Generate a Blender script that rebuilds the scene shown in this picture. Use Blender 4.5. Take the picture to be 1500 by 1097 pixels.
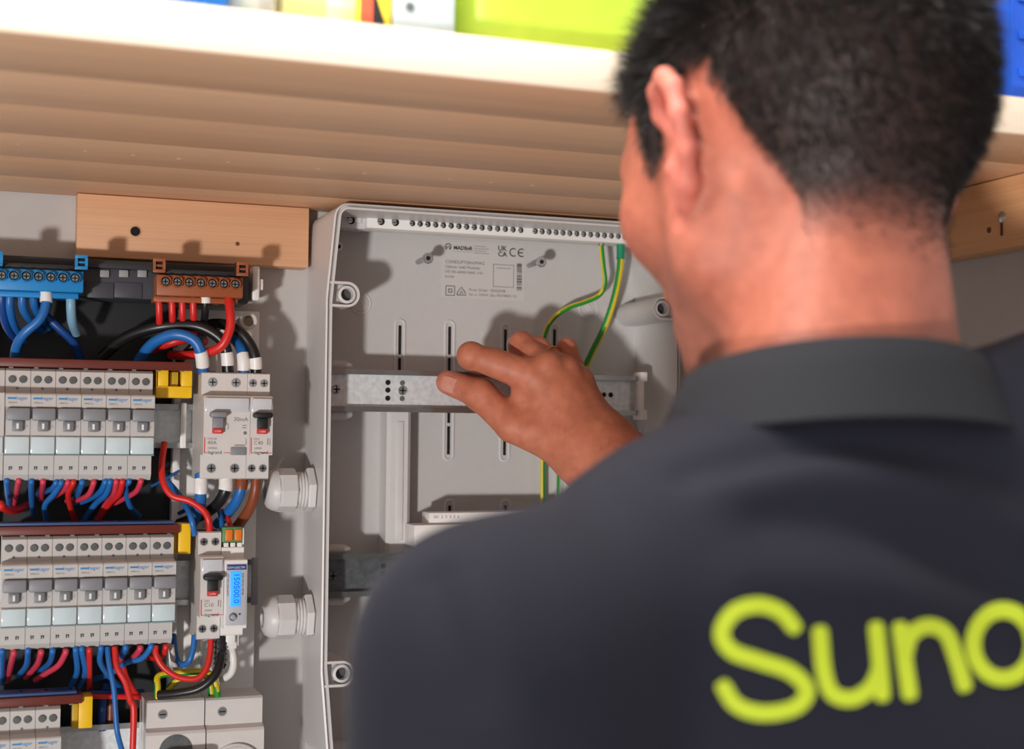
import bpy, bmesh, math, random
import numpy as np
from mathutils import Vector, Matrix
from mathutils.bvhtree import BVHTree

for o in list(bpy.data.objects):
    bpy.data.objects.remove(o, do_unlink=True)
SC = bpy.context.scene
COL = SC.collection
random.seed(7)

# ------------------------------------------------------------------ camera
F_PX = 2083.0
IW, IH = 1500, 1097
CAM = Vector((0.0, -1.19, 1.45))
YAW, PITCH, ROLL = math.radians(20.5), math.radians(2.5), math.radians(0.5)
FW = Vector((math.sin(YAW)*math.cos(PITCH), math.cos(YAW)*math.cos(PITCH), math.sin(PITCH)))
R0 = Vector((math.cos(YAW), -math.sin(YAW), 0)); U0 = R0.cross(FW)
RT = R0*math.cos(ROLL) + U0*math.sin(ROLL); UP = RT.cross(FW)
cd = bpy.data.cameras.new('camera'); cam = bpy.data.objects.new('camera', cd); COL.objects.link(cam)
cd.sensor_width = 36; cd.lens = F_PX/IW*36; cd.clip_start = .02; cd.clip_end = 50
cam.matrix_world = Matrix(((RT.x, UP.x, -FW.x, CAM.x), (RT.y, UP.y, -FW.y, CAM.y), (RT.z, UP.z, -FW.z, CAM.z), (0, 0, 0, 1)))
cd.dof.use_dof = True; cd.dof.focus_distance = 1.125; cd.dof.aperture_fstop = 5.0
SC.camera = cam

# ------------------------------------------------------------------ light
SC.view_settings.view_transform = 'Standard'
SC.view_settings.look = 'None'
SC.view_settings.gamma = 1.0
SC.view_settings.use_curve_mapping = False
SC.view_settings.exposure = 0.0
wd = bpy.data.worlds.new('world'); SC.world = wd; wd.use_nodes = True
wd.node_tree.nodes['Background'].inputs[0].default_value = (.97, .98, 1, 1)
wd.node_tree.nodes['Background'].inputs[1].default_value = 0.42
def lamp(name, kind, loc, target, power, color, size=None, size_y=None):
    l = bpy.data.lights.new(name, kind); l.energy = power; l.color = color
    o = bpy.data.objects.new(name, l); COL.objects.link(o); o.location = loc
    if kind == 'AREA':
        l.shape = 'RECTANGLE' if size_y else 'DISK'; l.size = size
        if size_y: l.size_y = size_y
        o.rotation_euler = (Vector(target)-Vector(loc)).to_track_quat('-Z', 'Y').to_euler()
    return o
# a work lamp standing low, left of the photographer, and the bright ceiling light of the room
lamp('work_lamp_light', 'AREA', (-1.22, -2.5, .68), (.68, 0, 1.62), 16.6, (1, .965, .94), .17).data.spread = math.radians(100)
lamp('ceiling_lamp_light', 'AREA', (-.4, -.95, 2.5), (.2, -.55, 1.6), 5, (1, .97, .93), .6, .6)
lamp('shelf_strip_light', 'AREA', (.02, -.61, 2.02), (.02, -.60, 1.0), 8, (1, .97, .93), .9, .06)

# ------------------------------------------------------------------ pixel -> place on a plane parallel to the wall
def ray(px, py): return FW + RT*((px-IW/2)/F_PX) - UP*((py-IH/2)/F_PX)
def P(px, py, d):            # d = distance off the back wall in mm
    r = ray(px, py); return CAM + r*((-d*.001-CAM.y)/r.y)
def PD(px, py, D): return CAM + ray(px, py)*D

# ------------------------------------------------------------------ materials
def lin(c):
    return tuple((x/12.92 if x <= .04045 else ((x+.055)/1.055)**2.4) for x in (v/255 for v in c))
MATS = {}
def mat(name, rgb, rough=.5, metal=0., var=.06, scale=60., bump=0., alpha=1., emit=0., sss=0., coat=0., stretch=None, trans=0.):
    if name in MATS: return MATS[name]
    m = bpy.data.materials.new(name); m.use_nodes = True
    nt = m.node_tree; b = nt.nodes['Principled BSDF']
    c = lin(rgb)
    tc = nt.nodes.new('ShaderNodeTexCoord'); nz = nt.nodes.new('ShaderNodeTexNoise')
    mp = nt.nodes.new('ShaderNodeMapping'); nt.links.new(tc.outputs['Object'], mp.inputs['Vector'])
    if stretch: mp.inputs['Scale'].default_value = stretch
    nt.links.new(mp.outputs['Vector'], nz.inputs['Vector'])
    nz.inputs['Scale'].default_value = scale; nz.inputs['Detail'].default_value = 4
    rp = nt.nodes.new('ShaderNodeValToRGB')
    rp.color_ramp.elements[0].position = .3; rp.color_ramp.elements[1].position = .7
    rp.color_ramp.elements[0].color = tuple(max(0, v*(1-var)) for v in c)+(1,)
    rp.color_ramp.elements[1].color = tuple(min(1, v*(1+var)) for v in c)+(1,)
    nt.links.new(nz.outputs['Fac'], rp.inputs['Fac']); nt.links.new(rp.outputs['Color'], b.inputs['Base Color'])
    b.inputs['Roughness'].default_value = rough; b.inputs['Metallic'].default_value = metal
    if coat: b.inputs['Coat Weight'].default_value = coat
    if trans: b.inputs['Transmission Weight'].default_value = trans; b.inputs['IOR'].default_value = 1.3
    if alpha < 1: b.inputs['Alpha'].default_value = alpha
    if sss:
        b.inputs['Subsurface Weight'].default_value = sss; b.inputs['Subsurface Radius'].default_value = (.006, .002, .001); b.inputs['Subsurface Scale'].default_value = 1
    if emit:
        b.inputs['Emission Color'].default_value = c+(1,); b.inputs['Emission Strength'].default_value = emit
    if bump:
        bp = nt.nodes.new('ShaderNodeBump'); bp.inputs['Strength'].default_value = bump; bp.inputs['Distance'].default_value = .001
        nt.links.new(nz.outputs['Fac'], bp.inputs['Height']); nt.links.new(bp.outputs['Normal'], b.inputs['Normal'])
    MATS[name] = m
    return m

M_WALL = mat('wall_paint', (189, 184, 181), .8, var=.03, scale=30, bump=.15)
M_ENCL = mat('enclosure_plastic', (196, 192, 190), .42, var=.015, scale=200)
M_ENCL2 = mat('enclosure_light_plastic', (212, 208, 206), .4, var=.015, scale=200)
M_BRK = mat('breaker_plastic', (198, 193, 189), .45, var=.02, scale=90)
M_LEG = mat('breaker_warm_plastic', (214, 208, 204), .42, var=.02, scale=90)
M_GREY = mat('toggle_grey', (134, 134, 138), .45, var=.03)
M_DGREY = mat('screw_grey', (96, 98, 98), .5, metal=.3, var=.2, scale=300)
M_WIN = mat('label_window', (206, 220, 224), .12, var=.03, coat=.6)
M_BLACK = mat('black_plastic', (24, 24, 26), .5, var=.1)
M_HOLE = mat('dark_hole', (20, 19, 18), .9, var=.1)
M_SLATE = mat('slate_plastic', (62, 64, 72), .5, var=.05)
M_STEEL = mat('zinc_steel', (226, 230, 232), .38, metal=.3, var=.12, scale=260, bump=.05)
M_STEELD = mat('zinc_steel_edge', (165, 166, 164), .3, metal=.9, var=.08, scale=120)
M_SCREW = mat('bright_screw', (205, 208, 210), .25, metal=.9, var=.08, scale=300)
M_BLUE = mat('blue_insulation', (34, 104, 176), .38, var=.08)
M_DBLUE = mat('dark_blue_insulation', (18, 66, 136), .4, var=.08)
M_PBLUE = mat('pale_blue_insulation', (126, 170, 196), .4, var=.06)
M_RED = mat('red_insulation', (214, 40, 34), .38, var=.06)
M_PINK = mat('pink_insulation', (208, 60, 82), .4, var=.06)
M_BWIRE = mat('black_insulation', (26, 25, 26), .35, var=.1)
M_BROWN = mat('brown_insulation', (134, 66, 36), .4, var=.08)
M_COMB = mat('comb_brown', (106, 44, 34), .4, var=.08)
M_COMBB = mat('comb_blue', (58, 84, 130), .4, var=.08)
M_YEL = mat('yellow_plastic', (244, 194, 24), .4, var=.03)
M_WHITE = mat('white_plastic', (236, 232, 228), .4, var=.02)
M_GRN = mat('green_insulation', (40, 140, 44), .4, var=.06)
M_GYEL = mat('yellow_insulation', (226, 196, 34), .4, var=.05)
M_TBLUE = mat('terminal_blue', (30, 134, 200), .4, var=.05)
M_TBROWN = mat('terminal_brown', (156, 84, 46), .45, var=.06)
M_INK = mat('ink_black', (52, 50, 50), .7, var=.05)
M_INKG = mat('ink_grey', (120, 114, 112), .7, var=.05)
M_INKB = mat('ink_blue', (28, 130, 196), .6, var=.05)
M_INKR = mat('ink_red', (206, 50, 46), .6, var=.05)
M_ORANGE = mat('orange_plastic', (236, 120, 30), .4, var=.04)
M_GREEN = mat('connector_green', (84, 140, 84), .45, var=.05)

# ------------------------------------------------------------------ mesh helpers
class MB:
    def __init__(s): s.v = []; s.f = []; s.m = []
    def add(s, v, f, mi=0):
        n = len(s.v); s.v += [tuple(p) for p in v]; s.f += [tuple(i+n for i in q) for q in f]; s.m += [mi]*len(f)
        return s
    def box(s, x0, x1, y0, y1, z0, z1, bev=0., mi=0):
        if bev <= 0:
            v = [(x, y, z) for x in (x0, x1) for y in (y0, y1) for z in (z0, z1)]
            f = [(0, 1, 3, 2), (4, 6, 7, 5), (0, 4, 5, 1), (2, 3, 7, 6), (0, 2, 6, 4), (1, 5, 7, 3)]
            return s.add(v, f, mi)
        bm = bmesh.new(); bmesh.ops.create_cube(bm, size=1)
        for q in bm.verts: q.co = Vector(((x0+x1)/2+q.co.x*(x1-x0), (y0+y1)/2+q.co.y*(y1-y0), (z0+z1)/2+q.co.z*(z1-z0)))
        bmesh.ops.bevel(bm, geom=bm.edges[:]+bm.verts[:], offset=bev, segments=2, affect='EDGES', profile=.5)
        bm.verts.index_update()
        s.add([q.co[:] for q in bm.verts], [[q.index for q in f.verts] for f in bm.faces], mi); bm.free()
        return s
    def prism(s, poly, axis, a, b, mi=0, smooth=False):
        # poly: 2-D points; axis 'y' -> (x,z) extruded along y ; 'x' -> (y,z) ; 'z' -> (x,y)
        n = len(poly)
        def mk(p, t): return {'y': (p[0], t, p[1]), 'x': (t, p[0], p[1]), 'z': (p[0], p[1], t)}[axis]
        v = [mk(p, a) for p in poly]+[mk(p, b) for p in poly]
        f = [(i, (i+1) % n, n+(i+1) % n, n+i) for i in range(n)]+[tuple(range(n))[::-1], tuple(range(n, 2*n))]
        return s.add(v, f, mi)
    def lathe(s, prof, c, axis=(0, -1, 0), n=20, mi=0):
        # prof: list of (radius, t along axis)
        ax = Vector(axis).normalized(); e = ax.orthogonal().normalized(); g = ax.cross(e)
        c = Vector(c); v = []; f = []
        for r, t in prof:
            for k in range(n):
                a = 2*math.pi*k/n; v.append(c+ax*t+(e*math.cos(a)+g*math.sin(a))*r)
        for j in range(len(prof)-1):
            for k in range(n): f.append((j*n+k, j*n+(k+1) % n, (j+1)*n+(k+1) % n, (j+1)*n+k))
        f.append(tuple(range(n))[::-1]); f.append(tuple(range((len(prof)-1)*n, len(prof)*n)))
        return s.add(v, f, mi)
    def tube(s, pts, r, n=10, mi=0, stripe=None, cap=True):
        pts = [Vector(p) for p in pts]; v = []; f = []; mm = []
        e = None
        for i, p in enumerate(pts):
            t = (pts[min(i+1, len(pts)-1)]-pts[max(i-1, 0)]).normalized()
            if e is None: e = t.orthogonal().normalized()
            e = (e-t*e.dot(t)).normalized(); g = t.cross(e)
            rr = r[i] if isinstance(r, (list, tuple)) else r
            for k in range(n):
                a = 2*math.pi*k/n; v.append(p+(e*math.cos(a)+g*math.sin(a))*rr)
        for i in range(len(pts)-1):
            for k in range(n):
                f.append((i*n+k, i*n+(k+1) % n, (i+1)*n+(k+1) % n, (i+1)*n+k)); mm.append(stripe(i, k, n) if stripe else mi)
        if cap:
            f.append(tuple(range(n))[::-1]); f.append(tuple(range((len(pts)-1)*n, len(pts)*n))); mm += [mi, mi]
        k0 = len(s.v); s.v += [tuple(p) for p in v]; s.f += [tuple(i+k0 for i in q) for q in f]; s.m += mm
        return s
    def build(s, name, mats, parent=None, smooth=False, angle=35):
        me = bpy.data.meshes.new(name); me.from_pydata(s.v, [], s.f)
        if not isinstance(mats, (list, tuple)): mats = [mats]
        for m in mats: me.materials.append(m)
        if len(mats) > 1: me.polygons.foreach_set('material_index', s.m)
        bm = bmesh.new(); bm.from_mesh(me); bmesh.ops.recalc_face_normals(bm, faces=bm.faces[:]); bm.to_mesh(me); bm.free()
        if smooth:
            me.polygons.foreach_set('use_smooth', [True]*len(me.polygons)); me.set_sharp_from_angle(angle=math.radians(angle))
        me.update()
        o = bpy.data.objects.new(name, me); COL.objects.link(o)
        if parent is not None: o.parent = parent
        return o

def tag(o, label=None, cat=None, group=None, kind=None):
    if label: o['label'] = label
    if cat: o['category'] = cat
    if group: o['group'] = group
    if kind: o['kind'] = kind
    return o
def empty(name, loc=(0, 0, 0)):
    o = bpy.data.objects.new(name, None); COL.objects.link(o); o.location = loc; o.empty_display_size = .02
    return o
def copy_tree(o, parent=None):
    c = o.copy(); COL.objects.link(c); c.parent = parent
    for ch in o.children: copy_tree(ch, c)
    return c
def spline(pts, n=8):
    pts = [Vector(p) for p in pts]; out = []
    q = [pts[0]*2-pts[1]]+pts+[pts[-1]*2-pts[-2]]
    for i in range(1, len(q)-2):
        a, b, c, d = q[i-1], q[i], q[i+1], q[i+2]
        for k in range(n):
            t = k/n
            out.append(.5*((2*b)+(c-a)*t+(2*a-5*b+4*c-d)*t*t+(3*b-a-3*c+d)*t**3))
    out.append(pts[-1])
    return out
FONT_CACHE = {}
def text_mesh(s, size, align='LEFT', bold=0.):
    key = (s, round(size, 6), align, bold)
    if key in FONT_CACHE: return FONT_CACHE[key]
    cu = bpy.data.curves.new('t', 'FONT'); cu.body = s; cu.size = size; cu.align_x = align; cu.resolution_u = 2; cu.offset = bold
    o = bpy.data.objects.new('t', cu); COL.objects.link(o)
    dg = bpy.context.evaluated_depsgraph_get(); me = o.evaluated_get(dg).to_mesh()
    v = [p.co[:] for p in me.vertices]; f = [list(p.vertices) for p in me.polygons]
    o.evaluated_get(dg).to_mesh_clear(); bpy.data.objects.remove(o, do_unlink=True); bpy.data.curves.remove(cu)
    FONT_CACHE[key] = (v, f)
    return v, f
def add_text(mb, s, x, y, z, size, align='LEFT', mi=0, rot=0, bold=0.):
    # flat print on a plane facing the room (-y)
    v, f = text_mesh(s, size, align, bold); c, sn = math.cos(rot), math.sin(rot)
    mb.add([(x+a*c-b*sn, y, z+a*sn+b*c) for a, b, _ in v], f, mi); return mb

# ================================================================== the setting
def struct(o): o['kind'] = 'structure'; return o
XR = .708
struct(MB().box(-1.6, XR+.05, 0, .08, 0, 2.75).build('wall_back', M_WALL))
struct(MB().box(XR, XR+.08, -.95, 0, 0, 2.75).build('wall_right', M_WALL))
M_FLOOR = mat('floor_concrete', (150, 146, 140), .7, var=.08, scale=6)
struct(MB().box(-1.6, 2.2, -2.6, .08, -.05, 0).build('floor', M_FLOOR))

def wood(name, rgb, band=.10, rough=.55, ax=(1.2, 30, 30)):
    m = bpy.data.materials.new(name); m.use_nodes = True; nt = m.node_tree; b = nt.nodes['Principled BSDF']
    tc = nt.nodes.new('ShaderNodeTexCoord'); mp = nt.nodes.new('ShaderNodeMapping'); mp.inputs['Scale'].default_value = ax
    oi = nt.nodes.new('ShaderNodeObjectInfo'); ad = nt.nodes.new('ShaderNodeVectorMath'); ad.operation = 'ADD'
    nt.links.new(tc.outputs['Object'], mp.inputs['Vector']); nt.links.new(mp.outputs['Vector'], ad.inputs[0]); nt.links.new(oi.outputs['Random'], ad.inputs[1])
    nz = nt.nodes.new('ShaderNodeTexNoise'); nz.inputs['Scale'].default_value = 3; nz.inputs['Detail'].default_value = 6
    nt.links.new(ad.outputs[0], nz.inputs['Vector'])
    wv = nt.nodes.new('ShaderNodeTexWave'); wv.bands_direction = 'Z'; wv.inputs['Scale'].default_value = 1.6; wv.inputs['Distortion'].default_value = 3.5; wv.inputs['Detail'].default_value = 3
    nt.links.new(ad.outputs[0], wv.inputs['Vector'])
    mx = nt.nodes.new('ShaderNodeMix'); mx.inputs[0].default_value = .10
    nt.links.new(nz.outputs['Fac'], mx.inputs[2]); nt.links.new(wv.outputs['Fac'], mx.inputs[3])
    rp = nt.nodes.new('ShaderNodeValToRGB'); c = lin(rgb)
    rp.color_ramp.elements[0].position = .25; rp.color_ramp.elements[1].position = .75
    rp.color_ramp.elements[0].color = (c[0]*(1-band), c[1]*(1-band*1.25), c[2]*(1-band*1.5), 1)
    rp.color_ramp.elements[1].color = tuple(min(1, v*(1+band)) for v in c)+(1,)
    nt.links.new(mx.outputs[0], rp.inputs['Fac']); nt.links.new(rp.outputs['Color'], b.inputs['Base Color'])
    b.inputs['Roughness'].default_value = rough
    return m
SH_Z, SH_Y = 1.6402, -.478
staves = [(0, -.075, (225, 180, 144)), (-.075, -.155, (221, 175, 138)), (-.155, -.235, (227, 182, 145)), (-.235, -.32, (223, 177, 140)), (-.32, -.40, (228, 183, 146)), (-.40, -.478, (227, 182, 144))]
sh = empty('wall_shelf', (.05, -.24, SH_Z))
tag(sh, 'long pale wooden shelf with bright front edge above both electrical boxes', 'shelf')
for i, (a, b_, c) in enumerate(staves):
    m = wood('shelf_wood', c, .07, .5, (1.0, 26, 26))
    o = MB().box(-.75, XR-.001-.05, b_+.24+.00012, a+.24-.00012-(.002 if i == 0 else 0), 0, .0235, .0009).build('stave', m, sh, True)
MB().box(-.75, XR-.051, -.2402, -.2382, .0002, .0233, .0004).build('lit_front_edge', wood('lit_edge_wood', (246, 226, 202), .04, .45, (1.0, 26, 26)), sh, True)  # added front strip, near-white colour standing in for glare on the edge
for k, (px, py) in enumerate([(28, 212), (126, 222), (196, 228), (263, 233), (335, 238), (467, 248), (535, 254), (660, 263), (720, 268), (780, 272)]):
    r = ray(px, py); q = CAM+r*((SH_Z-CAM.z)/r.z)-Vector((.05, -.24, SH_Z))
    MB().lathe([(.0018, 0), (.0018, .0006)], (q.x, q.y, .0004), (0, 0, -1), 10).build('nail_head', mat('nail_pale', (226, 190, 150), .5), sh)
# battens under the shelf
M_PINE = wood('pine_batten', (216, 166, 127), .08, .55, (1.4, 70, 70))
bt = empty('wooden_batten', (.16, 0, 1.5905)); tag(bt, 'pine batten screwed to the back wall under the shelf, left of the open box', 'batten')
MB().box(.0685-.16, .2545-.16, -.021, -.0005, -.001, .0492, .0008).build('board', M_PINE, bt, True)
q = P(198, 339, 21); qq = (q.x-.16, q.y+.0005, q.z-1.5905)
MB().lathe([(.0052, 0), (.0052, .0006), (.0040, .0009)], qq, n=16).build('screw_rim', mat('countersunk_wood', (206, 160, 120), .6), bt)
MB().lathe([(.0038, .0008), (.0038, .0013)], qq, n=16).build('screw_hole', M_HOLE, bt)
q = P(348, 357, 21)
MB().lathe([(.0018, 0), (.0016, .0006)], (q.x-.16, q.y+.0002, q.z-1.5905), n=12).build('knot', mat('knot_brown', (110, 62, 34), .7), bt)
M_PINE2 = wood('pine_batten_side', (220, 166, 118), .10, .55, (60, 1.4, 60))
bt2 = empty('wooden_batten', (XR, -.25, 1.5885)); tag(bt2, 'pine batten on the right wall beside the man\'s neck', 'batten')
MB().box(-.020, -.0005, -.21, .248, 0, .0512, .0008).build('board', M_PINE2, bt2, True)
def onX(px, py, X):
    r = ray(px, py); return CAM+r*((X-CAM.x)/r.x)
q = onX(1468, 318, XR-.02); l = (q.x-XR, q.y+.25, q.z-1.5885)
MB().lathe([(.0042, 0), (.0042, .0006), (.003, .001)], l, (-1, 0, 0), 14).build('screw_head', M_SCREW, bt2, True)
MB().box(l[0]-.0012, l[0], l[1]-.0007, l[1]+.0007, l[2]-.0135, l[2]-.004).build('crack', mat('wood_crack', (96, 58, 34), .8), bt2)
q = onX(1449, 337, XR-.02); l = (q.x-XR, q.y+.25, q.z-1.5885)
MB().lathe([(.0022, 0), (.002, .0006)], l, (-1, 0, 0), 12).build('knot', mat('knot_brown', (110, 62, 34), .7), bt2)

# ------------------------------------------------------------------ things on the shelf
ST = SH_Z+.0236
def shx(px, y, py=60):      # x on the shelf for a pixel column at wall offset y
    r = ray(px, py); return (CAM+r*((y-CAM.y)/r.y)).x
# blue storage tray
y0, y1 = -.455, -.20
xa, xb = shx(86, y0, 5), shx(333, y0, 22)
t = empty('storage_tray', ((xa+xb)/2, (y0+y1)/2, ST)); hw, hd = (xb-xa)/2, (y1-y0)/2
tag(t, 'translucent blue plastic storage tray at the left end of the shelf', 'tray')
M_TRAY = mat('tray_blue', (40, 116, 206), .25, var=.08, coat=.3)
b = MB()
for (sx0, sx1, sy0, sy1) in ((-hw, hw, -hd, -hd+.003), (-hw, hw, hd-.003, hd), (-hw, -hw+.003, -hd+.003, hd-.003), (hw-.003, hw, -hd+.003, hd-.003)):
    b.box(sx0, sx1, sy0, sy1, .0, .085, .0008)
b.box(-hw+.003, hw-.003, -hd+.003, hd-.003, 0, .003).build('tub', M_TRAY, t, True)
MB().box(-hw*.96, hw*.55, -hd-.0016, -hd-.0002, .012, .022, .0005).build('label_strip', mat('tray_pale', (120, 180, 236), .4), t)
b = MB()
for (sx0, sx1, sy0, sy1) in ((-hw-.004, hw+.004, -hd-.004, -hd-.0002), (-hw-.004, hw+.004, hd+.0002, hd+.004), (-hw-.004, -hw-.0002, -hd, hd), (hw+.0002, hw+.004, -hd, hd)):
    b.box(sx0, sx1, sy0, sy1, .078, .086, .0008)
b.build('rim', M_TRAY, t, True)
# clear bag with green and orange packets
y0 = -.45; xa, xb = shx(338, y0, 25), shx(414, y0, 28)
t = empty('parts_bag', ((xa+xb)/2, y0+.05, ST)); tag(t, 'clear plastic bag of green and orange bits between tray and yellow carton', 'bag'); hw = (xb-xa)/2
b = MB(); prof = [(0, 1.0), (.01, 1.08), (.03, 1.05), (.055, .92), (.08, .55), (.088, .5)]
v = []; n = 20
for z, s in prof:
    for k in range(n):
        a = 2*math.pi*k/n; w = 1+.04*math.sin(5*a+z*90); v.append((hw*s*w*math.copysign(abs(math.cos(a))**.6, math.cos(a)), .045*s*w*math.copysign(abs(math.sin(a))**.6, math.sin(a)), z))
b.add(v, [(j*n+k, j*n+(k+1) % n, (j+1)*n+(k+1) % n, (j+1)*n+k) for j in range(len(prof)-1) for k in range(n)]+[tuple(range(n))])
b.build('bag_film', mat('bag_film', (226, 232, 230), .25, alpha=.45, var=.04), t, True, 60)
MB().box(-hw*.55, -hw*.05, -.034, -.02, .001, .017, .002).build('packet', mat('packet_green', (60, 150, 64), .5), t, True)
MB().box(hw*.02, hw*.6, -.034, -.02, .001, .013, .002).build('packet', mat('packet_orange', (240, 140, 60), .5), t, True)
MB().box(-hw*.7, hw*.65, -.012, .03, .001, .045, .004).build('paper_insert', mat('insert_white', (232, 232, 226), .6), t, True)
# pale yellow carton
y0 = -.44; xa, xb = shx(418, y0, 30), shx(524, y0, 40)
t = empty('yellow_carton', ((xa+xb)/2, y0+.06, ST)); tag(t, 'pale yellow carton on the shelf next to the striped box', 'carton'); hw = (xb-xa)/2
MB().box(-hw, hw, -.06, .06, 0, .12, .0015).build('carton_body', mat('carton_yellow', (250, 246, 190), .6, var=.03), t, True)
MB().box(-hw, hw*.1, -.0606, -.0602, .002, .1, 0).build('side_print', mat('carton_stronger_yellow', (246, 236, 120), .6), t)
MB().box(-hw-.0006, hw+.0006, -.004, .004, .1203, .1209, 0).build('tape', mat('carton_tape', (236, 232, 200), .4), t)
# striped tool box: red edge, yellow and black diagonal
y0 = -.45; xa, xb = shx(527, y0, 45), shx(575, y0, 52)
t = empty('tool_carton', ((xa+xb)/2, y0+.05, ST)); tag(t, 'narrow carton with red edge and yellow and black diagonal print', 'carton'); hw = (xb-xa)/2
MB().box(-hw, hw, -.05, .05, 0, .11, .0008).build('carton_body', mat('tool_yellow', (248, 220, 60), .55), t, True)
MB().box(-hw, -hw*.25, -.0506, -.0502, 0.0005, .11, 0).build('red_print', mat('tool_red', (226, 84, 54), .55), t)
MB().prism([(-hw*.24, .0005), (hw*.85, .0005), (-hw*.24, .03)], 'y', -.0506, -.0502).build('black_print', M_BLACK, t)
MB().box(hw*.86, hw, -.0506, -.0502, .0005, .11, 0).build('black_edge_print', M_BLACK, t)
# grey metal case
y0 = -.455; xa, xb = shx(577, y0, 50), shx(668, y0, 60)
t = empty('metal_case', ((xa+xb)/2, y0+.04, ST)); tag(t, 'pale grey metal case with rivets leaning next to the lime bin', 'case'); hw = (xb-xa)/2
m = mat('case_grey', (178, 196, 200), .4, metal=.2)
MB().box(-hw, hw, -.04, .04, 0, .032, .003).build('case_body', m, t, True)
MB().box(-hw, hw, -.04, .04, .0325, .042, .003).build('lid', m, t, True)
MB().lathe([(.0028, 0), (.0022, .001)], (-hw*.5, -.0398, .019), n=12).build('rivet', M_DGREY, t, True)
MB().lathe([(.003, 0), (.0024, .001)], (hw*.48, -.0398, .004), n=12).build('rivet', M_BLACK, t, True)
# lime green bin
y0 = -.43; xa, xb = shx(672, y0, 62), shx(925, y0, 85)
t = empty('storage_bin', ((xa+xb)/2+.02, y0+.1, ST)); tag(t, 'large lime green plastic bin on the shelf, left of the head', 'bin'); hw = (xb-xa)/2+.02
m = mat('bin_lime', (172, 204, 66), .4, var=.05)
b = MB(); prof = [(0, .93), (.004, .95), (.15, 1.0), (.15, .985), (.006, .93)]; v = []; n = 40
def sq(a, w, d, p=.25): return (w*math.copysign(abs(math.cos(a))**p, math.cos(a)), d*math.copysign(abs(math.sin(a))**p, math.sin(a)))
for z, s in prof:
    for k in range(n): x, y = sq(2*math.pi*(k+.5)/n, hw*s, .1*s); v.append((x, y, z))
b.add(v, [(j*n+k, j*n+(k+1) % n, (j+1)*n+(k+1) % n, (j+1)*n+k) for j in range(len(prof)-1) for k in range(n)]+[tuple(range(n)), tuple(range(4*n, 5*n))])
b.build('tub', m, t, True)
b = MB(); v = []
for z, s in ((.138, 1.003), (.138, 1.03), (.151, 1.03), (.151, 1.003)):
    for k in range(n): x, y = sq(2*math.pi*(k+.5)/n, hw*s, .1*s); v.append((x, y, z))
b.add(v, [(j*n+k, j*n+(k+1) % n, ((j+1) % 4)*n+(k+1) % n, ((j+1) % 4)*n+k) for j in range(4) for k in range(n)]).build('rim', m, t, True)
# blue crate far right
y0 = -.44; xa = shx(1484, y0, 110); 
t = empty('blue_crate', (xa+.045, y0+.08, ST)); tag(t, 'deep blue plastic crate at the right end of the shelf', 'crate')
m = mat('crate_blue', (22, 84, 200), .35, var=.05)
b = MB(); hw = .045; hd = .08
for (sx0, sx1, sy0, sy1) in ((-hw, hw, -hd, -hd+.003), (-hw, hw, hd-.003, hd), (-hw, -hw+.003, -hd+.003, hd-.003), (hw-.003, hw, -hd+.003, hd-.003)):
    b.box(sx0, sx1, sy0, sy1, 0, .1, .0008)
b.box(-hw+.003, hw-.003, -hd+.003, hd-.003, 0, .003).build('tub', m, t, True)
for k in range(3): MB().box(-hw+.004, hw-.004, -hd-.002, -hd-.0002, .025+k*.025, .031+k*.025, .0006).build('rib', m, t, True)

# ================================================================== left distribution board
RY = -.034                          # front of its rails
ROW = [1.4560, 1.3315, 1.2062]
BP = .0177                          # module pitch
XB1 = .1232                         # right edge of the breakers of each row
XB = [.1232, .1412, .0612]
board = empty('distribution_board', (.10, 0, 1.15))
tag(board, 'old open distribution board chassis carrying rows of breakers on the wall', 'distribution board')
OFF = Vector((.10, 0, 1.15))
def bbox(name, x0, x1, y0, y1, z0, z1, m, bev=0, parent=board, off=OFF, smooth=True):
    return MB().box(x0-off.x, x1-off.x, y0-off.y, y1-off.y, z0-off.z, z1-off.z, bev).build(name, m, parent, smooth)
bbox('back_panel', .012, .150, -.006, -.001, 1.10, 1.570, M_BLACK)
bbox('frame_plate', .150, .216, -.012, -.001, 1.08, 1.552, M_WHITE, .001)
bbox('upright', -.02, .0105, -.024, -.001, 1.08, 1.58, M_WHITE, .001)
bbox('upright', .172, .180, -.026, -.0122, 1.08, 1.515, M_WHITE, .001)
bbox('upright', .1455, .1515, -.026, -.0122, 1.08, 1.52, M_WHITE, .001)
def rail(parent, off, x0, x1, zc, yf, m1, m2, nm='din_rail'):
    # top-hat section: flanges forward, web behind
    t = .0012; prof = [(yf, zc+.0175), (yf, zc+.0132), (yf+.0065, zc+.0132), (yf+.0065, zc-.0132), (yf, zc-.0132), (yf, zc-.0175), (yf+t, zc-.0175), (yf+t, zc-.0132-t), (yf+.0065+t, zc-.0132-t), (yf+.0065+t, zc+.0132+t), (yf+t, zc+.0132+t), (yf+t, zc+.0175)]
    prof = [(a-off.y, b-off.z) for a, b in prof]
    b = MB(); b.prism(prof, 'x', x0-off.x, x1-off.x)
    for i in (0, 1, 3, 4): b.m[i] = 1  # flanges coloured darker than the web to paint in their shade, same zinc
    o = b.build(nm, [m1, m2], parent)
    return o
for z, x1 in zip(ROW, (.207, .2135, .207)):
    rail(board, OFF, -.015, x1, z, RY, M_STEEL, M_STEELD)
# rail stops
for z, x1 in ((ROW[0], .1528), ):
    bbox('rail_stop', .1495, .1540, RY-.006, RY-.0002, z-.0175, z+.0185, M_WHITE, .0006)
bbox('rail_end', .2085, .2135, RY-.005, RY-.0002, ROW[1]-.019, ROW[1]+.019, M_GREY, .0008)
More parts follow.
